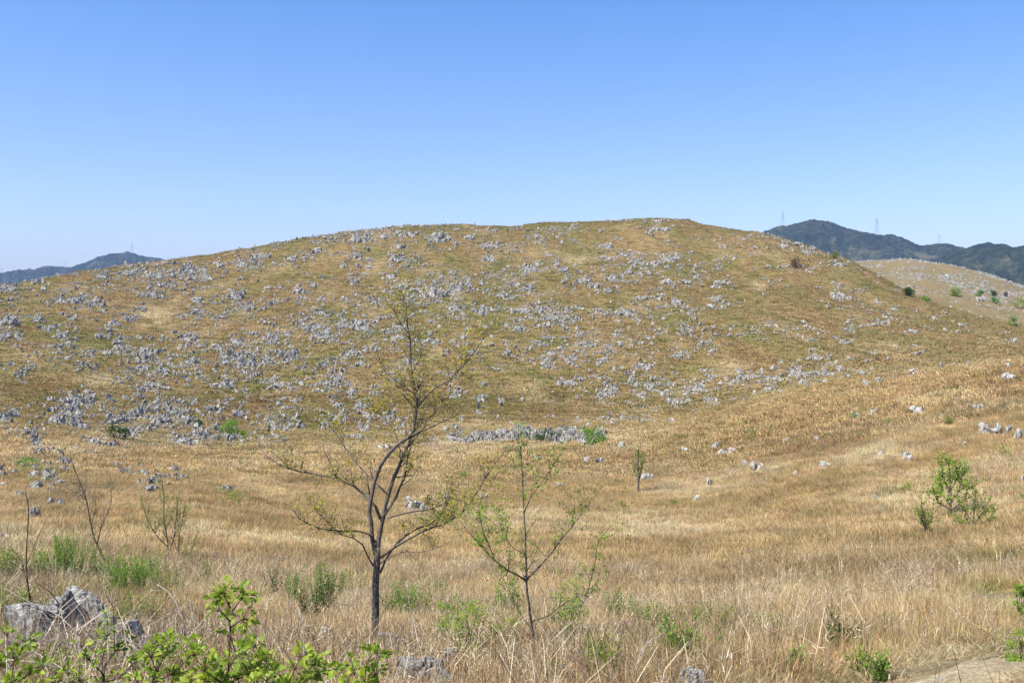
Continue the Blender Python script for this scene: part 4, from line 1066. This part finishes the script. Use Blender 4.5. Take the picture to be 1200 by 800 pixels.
for foot, w, h, m_, n, lab in (
    ((979, 303), 8, 8, m_leaf_mid, 160, "lone round green bush on the hill's shoulder against the blue mountain"),
    ((938, 313), 22, 11, m_leaf_bronze, 400, "rusty brown leafless-looking bush on the hill's right shoulder"),
    ((1063, 347), 17, 9, m_leaf_dark, 500, "dark evergreen bush alone on the right flank of the hill"),
    ((1083, 353), 12, 5, m_leaf_green, 150, "low green scrub trailing right of the dark evergreen bush"),
    ((1121, 347), 15, 9, m_leaf_mid, 320, "rounded light green bush at the foot of the far rise"),
    ((1148, 347), 8, 6, m_leaf_green, 160, "small green bush second to the right of the dark evergreen"),
    ((1164, 347), 6, 5, m_leaf_dark, 110, "tiny dark bush above the grey rock strip at far right"),
    ((1178, 348), 5, 4, m_leaf_bronze, 80, "tiny brownish bush near the right end of the rock strip"),
    ((1166, 355), 12, 5, m_leaf_green, 160, "low green bush growing among the grey rock strip"),
    ((1198, 361), 24, 9, m_leaf_mid, 260, "wide yellow-green bush cut by the right edge, below the far rise"),
    ((1189, 382), 13, 9, m_leaf_mid, 220, "bright green bush lower down at the right edge"),
    ((690, 521), 40, 20, m_leaf_green, 1300, "dense dark green bush growing on the end of the central rock row"),
    ((642, 517), 34, 15, m_leaf_dark, 800, "low dark ivy-like bush among the rocks of the central row"),
    ((615, 506), 12, 6, m_leaf_green, 140, "small green tuft of scrub left along the central rock row"),
    ((138, 516), 26, 16, m_leaf_dark, 800, "dark green bush wedged into the big left rock mound"),
    ((267, 508), 36, 14, m_leaf_green, 800, "green creeping bush draped over the right end of the left rock mound"),
    ((232, 498), 14, 8, m_leaf_dark, 240, "dark scrub in a gap of the left rock mound"),
    ((285, 513), 10, 7, m_leaf_green, 160, "small green scrub at the lower right tip of the left rock mound"),
    ((30, 548), 40, 9, m_leaf_green, 420, "long low strip of fresh green scrub in the left hollow"),
    ((265, 585), 34, 14, m_leaf_mid, 420, "faded olive thicket around rocks in the left hollow"),
    ((1200, 583), 10, 5, m_leaf_green, 60, "scrap of green scrub at the right edge of the slope"),
    ((1180, 656), 20, 12, m_leaf_dark, 200, "dull olive clump behind the white stones near the path"),
    ((1000, 492), 12, 8, m_leaf_mid, 120, "thin green clump on the near golden slope, highest one"),
    ((1112, 497), 10, 12, m_leaf_mid, 130, "upright olive clump near the large right rocks"),
    ((1063, 575), 14, 10, m_leaf_mid, 140, "faint green clump mid slope below a pointed white rock"),
    ((1178, 532), 20, 8, m_leaf_mid, 120, "sparse olive clump under the large right rocks"),
    ((790, 590), 14, 8, m_leaf_mid, 120, "sparse olive clump right of the small valley tree"),
    ((730, 592), 12, 7, m_leaf_mid, 110, "olive clump low left of the small valley tree"),
    ((880, 512), 20, 7, m_leaf_mid, 140, "wide dull clump in the valley right of centre"),
    ((545, 560), 18, 7, m_leaf_mid, 140, "low olive clump in the valley behind the bare tree"),
    ((508, 612), 40, 12, m_leaf_green, 520, "green shrubby patch at the foot of the white rocks behind the bare tree"),
    ):
    bush("bush", lab, foot, w, h, m_, n)

# upright leafy herbs standing in the near grass
def herb(label, foot, w, h, leafm, stems, leaf_cm=5.2, name="leafy_herb", group="green leafy herbs in the dry grass"):
    base, kk = PG(*foot); Y = base.y; px = Y / F_PX
    root = empty(name, base); tag(root, label, "plant", group)
    W, H = w * px * .5, (h + kk) * px; L = leaf_cm / 100
    st, lf = MB(), MB()
    for s_ in range(int(stems * 3.6)):
        q = Vector((rt.uniform(-1, 1) * W, rt.uniform(-.6, .6) * W, 0)); hh = H * rt.uniform(.6, 1.05)
        tip = q + Vector((rt.gauss(0, .2) * hh, rt.gauss(0, .2) * hh, hh))
        q.z = -.06; mid = (q + tip) * .5 + Vector((rt.gauss(0, .02), rt.gauss(0, .02), 0))
        st.tube([q, mid, tip], [.004, .003, .0015], 4)
        n = int(hh / .012)
        for i in range(n):
            t = .20 + .80 * (i / n)
            p = q + (mid - q) * (t * 2) if t < .5 else mid + (tip - mid) * (t * 2 - 1)
            a_ = rt.uniform(0, 6.28); o = Vector((math.cos(a_), math.sin(a_), rt.uniform(.1, 1.2))).normalized()
            k = L * rt.uniform(.6, 1.2) * (1.15 - .5 * t)
            lf.leaf(p + o * rt.uniform(0, .07), (o + Vector((rt.gauss(0, .5), rt.gauss(0, .5), rt.gauss(0, .5)))).normalized(), Vector((rt.gauss(0, .6), rt.gauss(0, .6), 1)), k, k * .62)
    link("stems", st.mesh("stems", m_bark_dark, True), root)
    link("foliage", lf.mesh("foliage", leafm), root)
G_, LM, DK, MD = m_leaf_green, m_leaf_lime, m_leaf_dark, m_leaf_mid
for foot, w, h, m_, st_, lab in (
    ((8, 672), 26, 32, G_, 7, "fresh green herb patch at the left edge above the pale rock"),
    ((48, 672), 34, 34, G_, 9, "fresh green herb patch, second in the row behind the pale rock"),
    ((78, 668), 34, 46, G_, 12, "tallest fresh green herb patch behind the left pale rock"),
    ((118, 670), 34, 30, G_, 7, "green herb patch around the foot of the bare grey sapling"),
    ((150, 690), 38, 40, G_, 12, "bushy green herb patch between the two left saplings"),
    ((172, 680), 30, 36, G_, 9, "bushy green herb patch just left of the pale-leaved sapling"),
    ((196, 690), 36, 36, MD, 8, "yellowish green herb patch under the pale-leaved sapling"),
    ((60, 715), 60, 26, MD, 10, "ragged pale green weeds right above the pale rock"),
    ((15, 722), 30, 40, MD, 8, "ragged green weeds at the left edge beside the pale rock"),
    ((160, 722), 50, 30, MD, 9, "loose yellow-green weeds right of the dark rock block"),
    ((245, 672), 20, 16, MD, 4, "small faint green sprig in brown grass left of the valley"),
    ((326, 692), 14, 36, DK, 3, "slim dark green herb with a leafy head, leftmost before the tree"),
    ((345, 700), 18, 34, G_, 4, "slim green herb between two dark ones left of the trunk"),
    ((366, 715), 24, 34, DK, 6, "low dark green herb at the foot of the tall one left of the trunk"),
    ((380, 705), 22, 46, G_, 7, "tall dense dark green herb left of the trunk"),
    ((392, 690), 18, 26, G_, 4, "light green herb sprig close to the left of the trunk"),
    ((415, 690), 20, 22, MD, 4, "thin green sprig nearly touching the trunk from the left"),
    ((458, 712), 16, 26, G_, 4, "green herb just right of the bare tree trunk"),
    ((476, 715), 22, 34, G_, 7, "dense green herb second right of the trunk"),
    ((495, 712), 22, 28, MD, 5, "yellow-green herb third right of the trunk"),
    ((510, 690), 14, 16, G_, 3, "small green sprig high in the grass right of the trunk"),
    ((592, 712), 26, 26, G_, 6, "dark green herb under the left boughs of the thin sapling"),
    ((728, 718), 24, 30, G_, 5, "thin green herb standing right of the thin sapling"),
    ((755, 722), 16, 24, G_, 3, "narrow green herb farther right of the thin sapling"),
    ((775, 735), 28, 30, G_, 6, "spreading green herb upper left of the bright herb"),
    ((797, 765), 28, 42, G_, 10, "brightest dense green herb in the lower grass right of centre"),
    ((820, 738), 16, 34, G_, 4, "tall green herb with a bright tip right of the brightest one"),
    ((848, 735), 18, 30, MD, 4, "faint green herb among reddish stems right of centre"),
    ((846, 758), 14, 22, G_, 3, "short green herb below the faint reddish-stemmed one"),
    ((902, 740), 22, 26, MD, 5, "thin olive herb in the lower grass, left of a dark spike"),
    ((934, 768), 14, 14, G_, 4, "tiny bright green herb low in the grass"),
    ((986, 752), 10, 40, DK, 3, "dark spiky herb like a narrow plume in the lower grass"),
    ((1030, 776), 12, 16, G_, 4, "tiny green herb near the dirt path"),
    ((1010, 770), 12, 18, MD, 3, "wispy yellow-green herb left of the dirt path"),
    ((712, 772), 40, 30, MD, 8, "patch of small green weeds below the thin sapling's right boughs"),
    ):
    herb(lab, foot, w, h, m_, st_)
for foot, w, h, n, lab in (((195, 800), 110, 50, 900, "tangle of small green leaves beneath the left brambles"), ((290, 805), 100, 46, 900, "tangle of small green leaves beneath the upright leafy sprig"),
                           ((60, 800), 90, 40, 600, "tangle of small green leaves in the bottom left corner"), ((365, 808), 80, 36, 600, "tangle of small green leaves left of the lance-leaved clump"), ((120, 770), 60, 30, 260, "small green leaves among twigs right under the close rocks")):
    bush("leafy_shrub", lab, foot, w, h, m_leaf_mid if foot[0] in (195, 60, 120) else m_leaf_lime, n // 2, 4.0, stems=14, shape=.9)
# yellow-green bushes round the thin sapling
for foot, w, h, m_, n, lab in (
    ((545, 765), 74, 66, LM, 800, "loose lime-green bush left of the thin sapling's foot"),
    ((528, 730), 40, 34, LM, 300, "small lime-green spray behind the loose lime bush"),
    ((590, 760), 50, 44, m_leaf_mid, 420, "green bush hard against the thin sapling's trunk"),
    ((668, 745), 60, 46, LM, 480, "lime-green bush right of the thin sapling's trunk"),
    ((700, 792), 56, 40, LM, 520, "low lime-green bush along the bottom, right of the thin sapling"),
    ((640, 800), 50, 30, m_leaf_mid, 300, "low green bush at the bottom below the thin sapling"),
    ((1194, 716), 20, 28, LM, 220, "lime-green bush at the right edge above the path"),
    ((1196, 762), 30, 22, LM, 260, "lime-green bush at the right edge touching the path"),
    ):
    bush("lime_bush", lab, foot, w, h, m_, n, 3.0, stems=9)

# ------------------------------------------------------------------ big rocks close by
def near_rock(label, foot, w, h, seed, kind, mat_, rotz=0, depth=.6, lean=0):
    base, kk = PG(*foot, .16); d = math.hypot(base.x, base.y); px = d / F_PX; h = h + kk
    CLEAR.append((base.x, base.y, w * px * .55)); CLEAR.append((base.x * (1 - .5 / d), base.y * (1 - .5 / d), w * px * .5))
    me = stone_mesh("near_rock", seed, kind, ICO5, mat_, .3)
    v = np.array([q.co[:] for q in me.vertices]); W0 = max(np.ptp(v[v[:, 2] > 0, 0]), .1)
    o = link("limestone_rock", me, loc=base - Vector((0, 0, .03)))
    o.scale = (w * px / W0, w * px / W0 * depth, h * px * 1.05); o.rotation_euler = (0, lean, rotz)
    me.polygons.foreach_set("use_smooth", [False] * len(me.polygons))
    tag(o, label, "rock", "grey limestone rocks in the near grass")
near_rock("low pale slab with a smooth sunlit face, leftmost of the close rocks", (38, 754), 68, 46, 401, 'block', m_rock_near, .1)
near_rock("middle grey block with cracked face joined to the pale slab", (70, 752), 50, 54, 405, 'block', m_rock_near, .4)
near_rock("tall pitted grey block, highest of the close rocks at left", (105, 752), 60, 60, 409, 'block', m_rock_near, -.2)
near_rock("dark block with an open cleft, lying right of the tall pitted one", (154, 766), 46, 38, 413, 'slab', m_rock_near, .5, .9)
near_rock("slanted pale slab poking from the grass at the bottom right of the trunk", (500, 800), 72, 44, 417, 'slab', m_rock_near, .25, .8, -.35)
near_rock("small pointed end of the slanted slab, paler and upright", (526, 777), 20, 22, 421, 'block', m_rock_near, .4, .8)
near_rock("small grey rock in the grass above the slanted slab", (517, 744), 16, 12, 425, 'block', m_rock_near, 0)
near_rock("small whitish rock in the grass left of the trunk", (383, 746), 14, 14, 429, 'block', m_rock_pale, 0)
near_rock("dull grey rock directly behind the foot of the trunk", (450, 754), 34, 18, 433, 'low', m_rock_near, 0)
near_rock("mossy grey rock at the bottom, right of centre", (812, 806), 34, 26, 437, 'low', m_rock_near, 0)
near_rock("small pale rock at the bottom edge beside the brambles", (352, 806), 14, 10, 441, 'low', m_rock_near, 0)

# ------------------------------------------------------------------ brambles with large leaves, close to the viewer
def big_leaf_mesh(seed, W=.78):
    rg = random.Random(seed); v, f = [], []; n = 5
    bend = rg.uniform(.1, .35)
    for i in range(n + 1):
        t = i / n; w = W * .5 * math.sin(PI * min(1, t * .93 + .07)) ** .8 * (1 - .25 * t)
        z = -bend * t * t
        v += [(-w, t, z + w * .35 + rg.uniform(-.02, .02)), (0, t, z), (w, t, z + w * .35 + rg.uniform(-.02, .02))]
    for i in range(n):
        a_ = 3 * i; f += [(a_, a_ + 1, a_ + 4, a_ + 3), (a_ + 1, a_ + 2, a_ + 5, a_ + 4)]
    v.append((0, -.25, .0)); f.append((0, len(v) - 1, 2, 1))
    return mesh_from("leaf", v, f, m_leaf_big)
BIG = [big_leaf_mesh(i) for i in range(5)]
def bramble(name, label, stems, leaf_cm, n_leaf, Y, group=None, spread=.05, bark=m_bark_dark, cat="shrub"):
    """stems: traced (column,row) polylines at depth Y; each leaf is an object of its own"""
    u0, v0 = stems[0][0]
    g = at(u0, v0, Y); g.z = float(ground(g.x, g.y))
    root = empty(name, g); tag(root, label, cat, group)
    allp = []
    st = MB()
    for s_ in stems:
        dy = rt.uniform(-.25, .35)
        pts, rad = limb(st, s_, Y, .0042, .0016, .004, dy, 5)
        if s_ is stems[0] or rt.random() < .5: st.tube([g + Vector((rt.uniform(-.1, .1), 0, -.05)), (g + pts[0]) * .5 + Vector((rt.uniform(-.05, .05), 0, .05)), pts[0]], [.006, .005, .0042], 5)
        allp.append(pts)
    tot = sum(len(p) for p in allp)
    for pts in allp:
        k = max(2, int(n_leaf * 1.7 * len(pts) / tot))
        for j in range(k):
            i = int(len(pts) * rt.uniform(.05, 1)); i = min(max(i, 1), len(pts) - 1)
            side = (pts[i] - pts[i - 1]).normalized()
            o = Vector((rt.gauss(0, 1), rt.gauss(0, 1), rt.gauss(0, .6) + .25)).normalized()
            dd = (side * .5 + o).normalized(); stalk = rt.uniform(.3, 1.0) * spread
            p = pts[i] + dd * stalk
            st.tube([pts[i], p], [.0012, .0010], 3)
            L = leaf_cm / 100 * rt.uniform(.45, 1.0)
            lo = link("leaf", rt.choice(BIG), root)
            q = dd.to_track_quat('Y', 'Z').to_euler()
            lo.location = p - g + dd * L * .2; lo.rotation_euler = (q.x + rt.gauss(0, .35), q.y + rt.gauss(0, .5), q.z + rt.gauss(0, .3)); lo.scale = (L,) * 3
    link("stems", shifted(st, g).mesh("stems", bark, True), root)
bramble("bramble", "upright leafy sprig of large glossy yellow-green leaves, standing highest above the brambles",
        [[(276, 760), (270, 745), (268, 725), (270, 708), (272, 692)], [(270, 735), (284, 725), (292, 712)], [(269, 728), (258, 716), (254, 704)], [(271, 712), (264, 698), (262, 690)], [(272, 716), (282, 702), (286, 696)]], 5.5, 95, 5.6, spread=.06)
bramble("bramble", "bramble mass along the bottom, left part under the dead twigs",
        [[(170, 830), (180, 795), (190, 770), (200, 752)], [(178, 800), (200, 790), (222, 770), (226, 755)], [(165, 815), (160, 795), (158, 772)], [(190, 810), (212, 800), (236, 790), (250, 775)], [(185, 790), (178, 770), (184, 756)], [(200, 815), (222, 806), (240, 802)]], 5.0, 150, 5.2)
bramble("bramble", "bramble mass along the bottom, middle part below the upright sprig",
        [[(260, 830), (262, 800), (270, 780), (280, 765)], [(262, 800), (240, 785), (228, 768)], [(270, 800), (292, 790), (308, 772), (300, 758)], [(280, 815), (300, 800), (322, 792)], [(255, 815), (246, 800), (252, 782)], [(284, 775), (296, 782), (316, 800)]], 5.2, 170, 5.0)
bramble("bramble", "bramble mass along the bottom, right part ending near the dead stalk",
        [[(330, 830), (335, 805), (345, 785), (352, 770)], [(332, 810), (318, 790), (312, 775)], [(340, 805), (362, 795), (376, 788), (392, 784)], [(350, 800), (366, 780), (372, 772)], [(325, 820), (344, 812), (364, 806)]], 5.2, 130, 5.0)
bramble("bramble", "clump of lance-shaped lime leaves at the bottom, just left of the trunk's foot",
        [[(425, 830), (426, 800), (430, 778), (436, 766)], [(424, 808), (416, 790), (412, 776)], [(427, 806), (440, 790), (444, 770)], [(422, 815), (408, 805), (396, 792)]], 6.0, 80, 5.4)
bramble("bramble", "bramble leaves in the very corner at bottom left",
        [[(12, 830), (14, 800), (16, 770), (8, 745)], [(14, 805), (34, 790), (50, 782)], [(10, 800), (0, 780), (-6, 760)], [(20, 812), (42, 806), (64, 800)], [(14, 780), (24, 766), (30, 752)]], 4.8, 120, 5.0)
bramble("bramble", "bramble leaves in front of the close grey rocks, between twigs",
        [[(118, 830), (120, 800), (122, 770), (124, 745), (126, 724)], [(120, 790), (104, 772), (96, 758)], [(121, 780), (136, 762), (148, 752)], [(118, 806), (96, 798), (80, 790)], [(120, 800), (140, 792), (154, 780)]], 4.6, 110, 5.6)

# dead pale twigs and stalks
def dead_stem(label, pts_px, Y, r, nt_=6, L=.25, m_=m_bark_pale):
    g = at(*pts_px[0], Y); g.z = float(ground(g.x, g.y)) - .03
    mb = MB(); pts, rad = limb(mb, pts_px, Y, r, r * .3, .004, .2, 5)
    mb.tube([g, pts[0]], [r * 1.1, r], 5)
    for _ in range(nt_):
        i = rt.randint(len(pts) // 3, len(pts) - 1); o = Vector((rt.gauss(0, 1), rt.gauss(0, 1), rt.gauss(0, 1)))
        twig(mb, None, pts[i], (pts[i] - pts[i - 1]).normalized() + o * .6, L * rt.uniform(.4, 1), rad[i] * .6, 1, 0, 0, .0)
    o = link("dead_branch", shifted(mb, g).mesh("dead_branch", m_, True), loc=g); tag(o, label, "branch", "dead twigs in the near grass")
dead_stem("pale bleached branch arching over above the brambles at left", [(218, 748), (214, 725), (206, 704), (196, 692), (184, 684)], 9.5, .010)
dead_stem("thin bleached stick standing left of the arched branch", [(208, 755), (207, 738), (206, 722)], 9.0, .006, 2)
dead_stem("leaning bleached stick in grass right of the arched branch", [(232, 745), (226, 725), (222, 700)], 10.0, .005, 3)
dead_stem("straight pale dead stalk halfway between the sprig and the trunk", [(358, 792), (357, 760), (354, 735), (350, 712)], 8.0, .007, 3)
dead_stem("long leaning dead stalk right of the trunk reaching into the lime bush", [(490, 790), (484, 745), (480, 710), (476, 680)], 9.0, .007, 3)
dead_stem("pale dead stalk crossing before the thin sapling's right side", [(660, 790), (654, 740), (650, 700), (644, 672)], 9.0, .005, 4)
dead_stem("bent grey-brown stalk hooking over to the right, at the bottom", [(742, 812), (744, 785), (752, 762), (764, 748), (778, 744)], 8.5, .009, 1)
dead_stem("tan dry stalk at the left edge before the brambles", [(6, 812), (7, 780), (6, 742)], 5.0, .007, 0, m_=m_bark_pale)
dead_stem("long pale twig lying across the corner brambles", [(10, 772), (45, 775), (80, 786), (104, 800)], 5.3, .006, 3)
dead_stem("pale twig leaning across the face of the close rocks", [(92, 745), (70, 722), (40, 708), (4, 688)], 8.0, .006, 4)
dead_stem("forked pale twig before the dark cleft rock", [(182, 772), (160, 760), (148, 748), (140, 750)], 8.0, .006, 5)
dead_stem("thin dead twig arching right of the tall pitted rock", [(134, 735), (132, 712), (126, 700), (118, 694)], 8.0, .005, 3, m_=m_bark_dark)

# matted litter of dry twigs (nobody could count them)
def twig_pile_mesh(seed, n, m_, r_=.5, L=.5, h=.16, th=.0024):
    rg2 = random.Random(seed); mb = MB()
    for _ in range(n):
        a_ = rg2.uniform(0, 6.28); p = Vector((rg2.uniform(-r_, r_), rg2.uniform(-r_, r_), rg2.uniform(0, h)))
        d = Vector((math.cos(a_), math.sin(a_), rg2.uniform(-.25, .7))).normalized(); l = L * rg2.uniform(.3, 1)
        p2 = p + d * l * .5 + Vector((rg2.gauss(0, .04), rg2.gauss(0, .04), rg2.gauss(0, .04)))
        d2 = (d + Vector((rg2.gauss(0, .4), rg2.gauss(0, .4), rg2.gauss(0, .3) - .3))).normalized()
        k = rg2.uniform(.6, 1.6) * th
        mb.tube([p, p2, p2 + d2 * l * .5], [k, k * .8, k * .4], 3)
    return mb.mesh("twig_pile", m_)
tp = [bpy.data.objects.new("twig_kind", twig_pile_mesh(500 + i, 44, m_bark_pale if i < 3 else m_bark)) for i in range(4)]
cen = [(30, 775, 50, 18, 90), (110, 775, 60, 20, 130), (180, 762, 40, 16, 50), (250, 768, 50, 20, 34), (20, 740, 30, 20, 30), (330, 770, 50, 20, 14), (620, 792, 50, 12, 26), (560, 795, 60, 10, 8), (850, 800, 30, 8, 8), (700, 800, 60, 12, 5), (430, 785, 50, 12, 6)]
pp = []
for u, v, w, h, n in cen:
    for _ in range(n): pp.append(P(u + rt.gauss(0, .5) * w, v + rt.gauss(0, .5) * h))
pp = np.array([p[:] for p in pp]); m_n = len(pp)
gn_scatter("dead_twigs", pp, np.repeat(ng_.uniform(.5, 1.0, m_n)[:, None], 3, 1), np.stack([np.zeros(m_n), np.zeros(m_n), ng_.uniform(0, 6.28, m_n)], 1), ng_.integers(0, 4, m_n), np.ones((m_n, 3)), tp)

# ------------------------------------------------------------------ grass
near_t = [tuft("near_blades", 10 + i, 26, .27, .26, .010, .9, 3, ((.5, .8), (.8, 1.1), (1.1, 1.6))) for i in range(4)] + \
         [tuft("near_stalks", 20 + i, 12, .42, .24, .008, .35, 3, ((.45, .8), (.9, 1.2), (1.1, 1.7))) for i in range(2)] + \
         [tuft("near_flecks", 25 + i, 22, .20, .28, .017, 1.5, 2, ((.5, .9), (1.0, 1.4), (1.3, 1.8))) for i in range(2)]
mid_t = [tuft("field_blades", 30 + i, 26, .36, .34, .019, .5, 2, ((.55, .85), (.85, 1.15), (1.1, 1.5))) for i in range(6)]
far_t = [tuft("slope_blades", 50 + i, 18, .42, .50, .06, .6, 2, ((.5, .85), (.8, 1.15), (1.1, 1.5))) for i in range(6)]
hill_t = [tuft("hill_blades", 60 + i, 14, .48, .70, .15, .6, 2, ((.45, .8), (.8, 1.1), (1.1, 1.5))) for i in range(6)]
grass_field("tall_dry_grass", 62000, 5.0, 36, 1.0, 1.0, 1.35, near_t, 42)
grass_field("field_grass", 95000, 28, 92, 1.0, 1.1, 1.6, mid_t)
grass_field("valley_grass", 85000, 84, 175, 1.0, 1.2, 1.8, far_t)
grass_field("hill_grass", 150000, 150, 520, 1.0, 1.35, 1.7, hill_t, 38)

m_stalk = blade_material("dry_stalk", "col", .2)
def stalk_mesh(seed):
    rg_ = random.Random(seed); v, f, t = [], [], []
    for _ in range(7):
        p = Vector((rg_.uniform(-.3, .3), rg_.uniform(-.3, .3), -.02)); a = rg_.uniform(0, 6.28); ln = abs(rg_.gauss(0, .5)); h = rg_.uniform(.3, .85)
        d = Vector((math.cos(a) * ln, math.sin(a) * ln, 1)).normalized(); mb = MB()
        mid = p + d * h * .6; kink = (d + Vector((rg_.gauss(0, .5), rg_.gauss(0, .5), -.2))).normalized(); tip = mid + kink * h * .4
        mb.tube([p, mid, tip], [.0032, .0026, .0012], 3)
        for _ in range(4):
            q = p + (mid - p) * rg_.uniform(.3, 1); o = Vector((rg_.gauss(0, 1), rg_.gauss(0, 1), rg_.gauss(0, .6))).normalized()
            mb.leaf(q, o, Vector((0, 0, 1)), rg_.uniform(.05, .16), .010)
        k = rg_.uniform(.5, 1.5); b0 = len(v); v += mb.v; f += [tuple(i + b0 for i in g) for g in mb.f]; t += [(k, k * .98, k * .95)] * len(mb.v)
    me = mesh_from("stalks", v, f, m_stalk); ca = me.color_attributes.new("tone", 'FLOAT_COLOR', 'POINT'); ca.data.foreach_set("color", [x for c in t for x in (*c, 1)])
    return bpy.data.objects.new("stalk_kind", me)
sk = [stalk_mesh(700 + i) for i in range(6)]
x, y = wedge(13000, 5, 34, 40, 1.5); keep = (path_dist(x, y) > 1.7) & (ng_.random(len(x)) < .25 + .9 * sstep(.42, .62, fbm(x, y, 3.5, 3, 301))); x, y = x[keep], y[keep]
keep = np.ones(len(x), bool)
for cx_, cy_, cr_ in CLEAR:
    if cx_ * cx_ + cy_ * cy_ < 1300: keep &= (x - cx_) ** 2 + (y - cy_) ** 2 > (cr_ * 1.5) ** 2
x, y = x[keep], y[keep]
n = len(x); col_ = np.where(ng_.random((n, 1)) < .45, np.array([[.54, .46, .33]]), np.array([[.27, .18, .10]])) * ng_.uniform(.7, 1.3, (n, 1))
sc_ = ng_.uniform(.5, 1.15, n)
gn_scatter("dry_stalks", np.stack([x, y, ground(x, y)], 1), np.repeat(sc_[:, None], 3, 1), np.stack([ng_.normal(0, .1, n), ng_.normal(0, .1, n), ng_.uniform(0, 6.28, n)], 1), ng_.integers(0, 6, n), col_, sk)

# ------------------------------------------------------------------ haze
import bmesh
bm = bmesh.new(); bmesh.ops.create_cube(bm, size=1.0)
me = bpy.data.meshes.new("haze"); bm.to_mesh(me); bm.free()
hz = link("haze", me); hz.location = (0, 0, 110); hz.scale = (14800, 14800, 500)
mh = bpy.data.materials.new("haze"); mh.use_nodes = True; mh.node_tree.nodes.clear()
pvn = mh.node_tree.nodes.new("ShaderNodeVolumePrincipled"); out = mh.node_tree.nodes.new("ShaderNodeOutputMaterial")
pvn.inputs["Color"].default_value = (.44, .62, 1.0, 1); pvn.inputs["Density"].default_value = 0.75e-4; pvn.inputs["Anisotropy"].default_value = .0
mh.node_tree.links.new(pvn.outputs[0], out.inputs["Volume"])
me.materials.append(mh); tag(hz, kind="stuff")
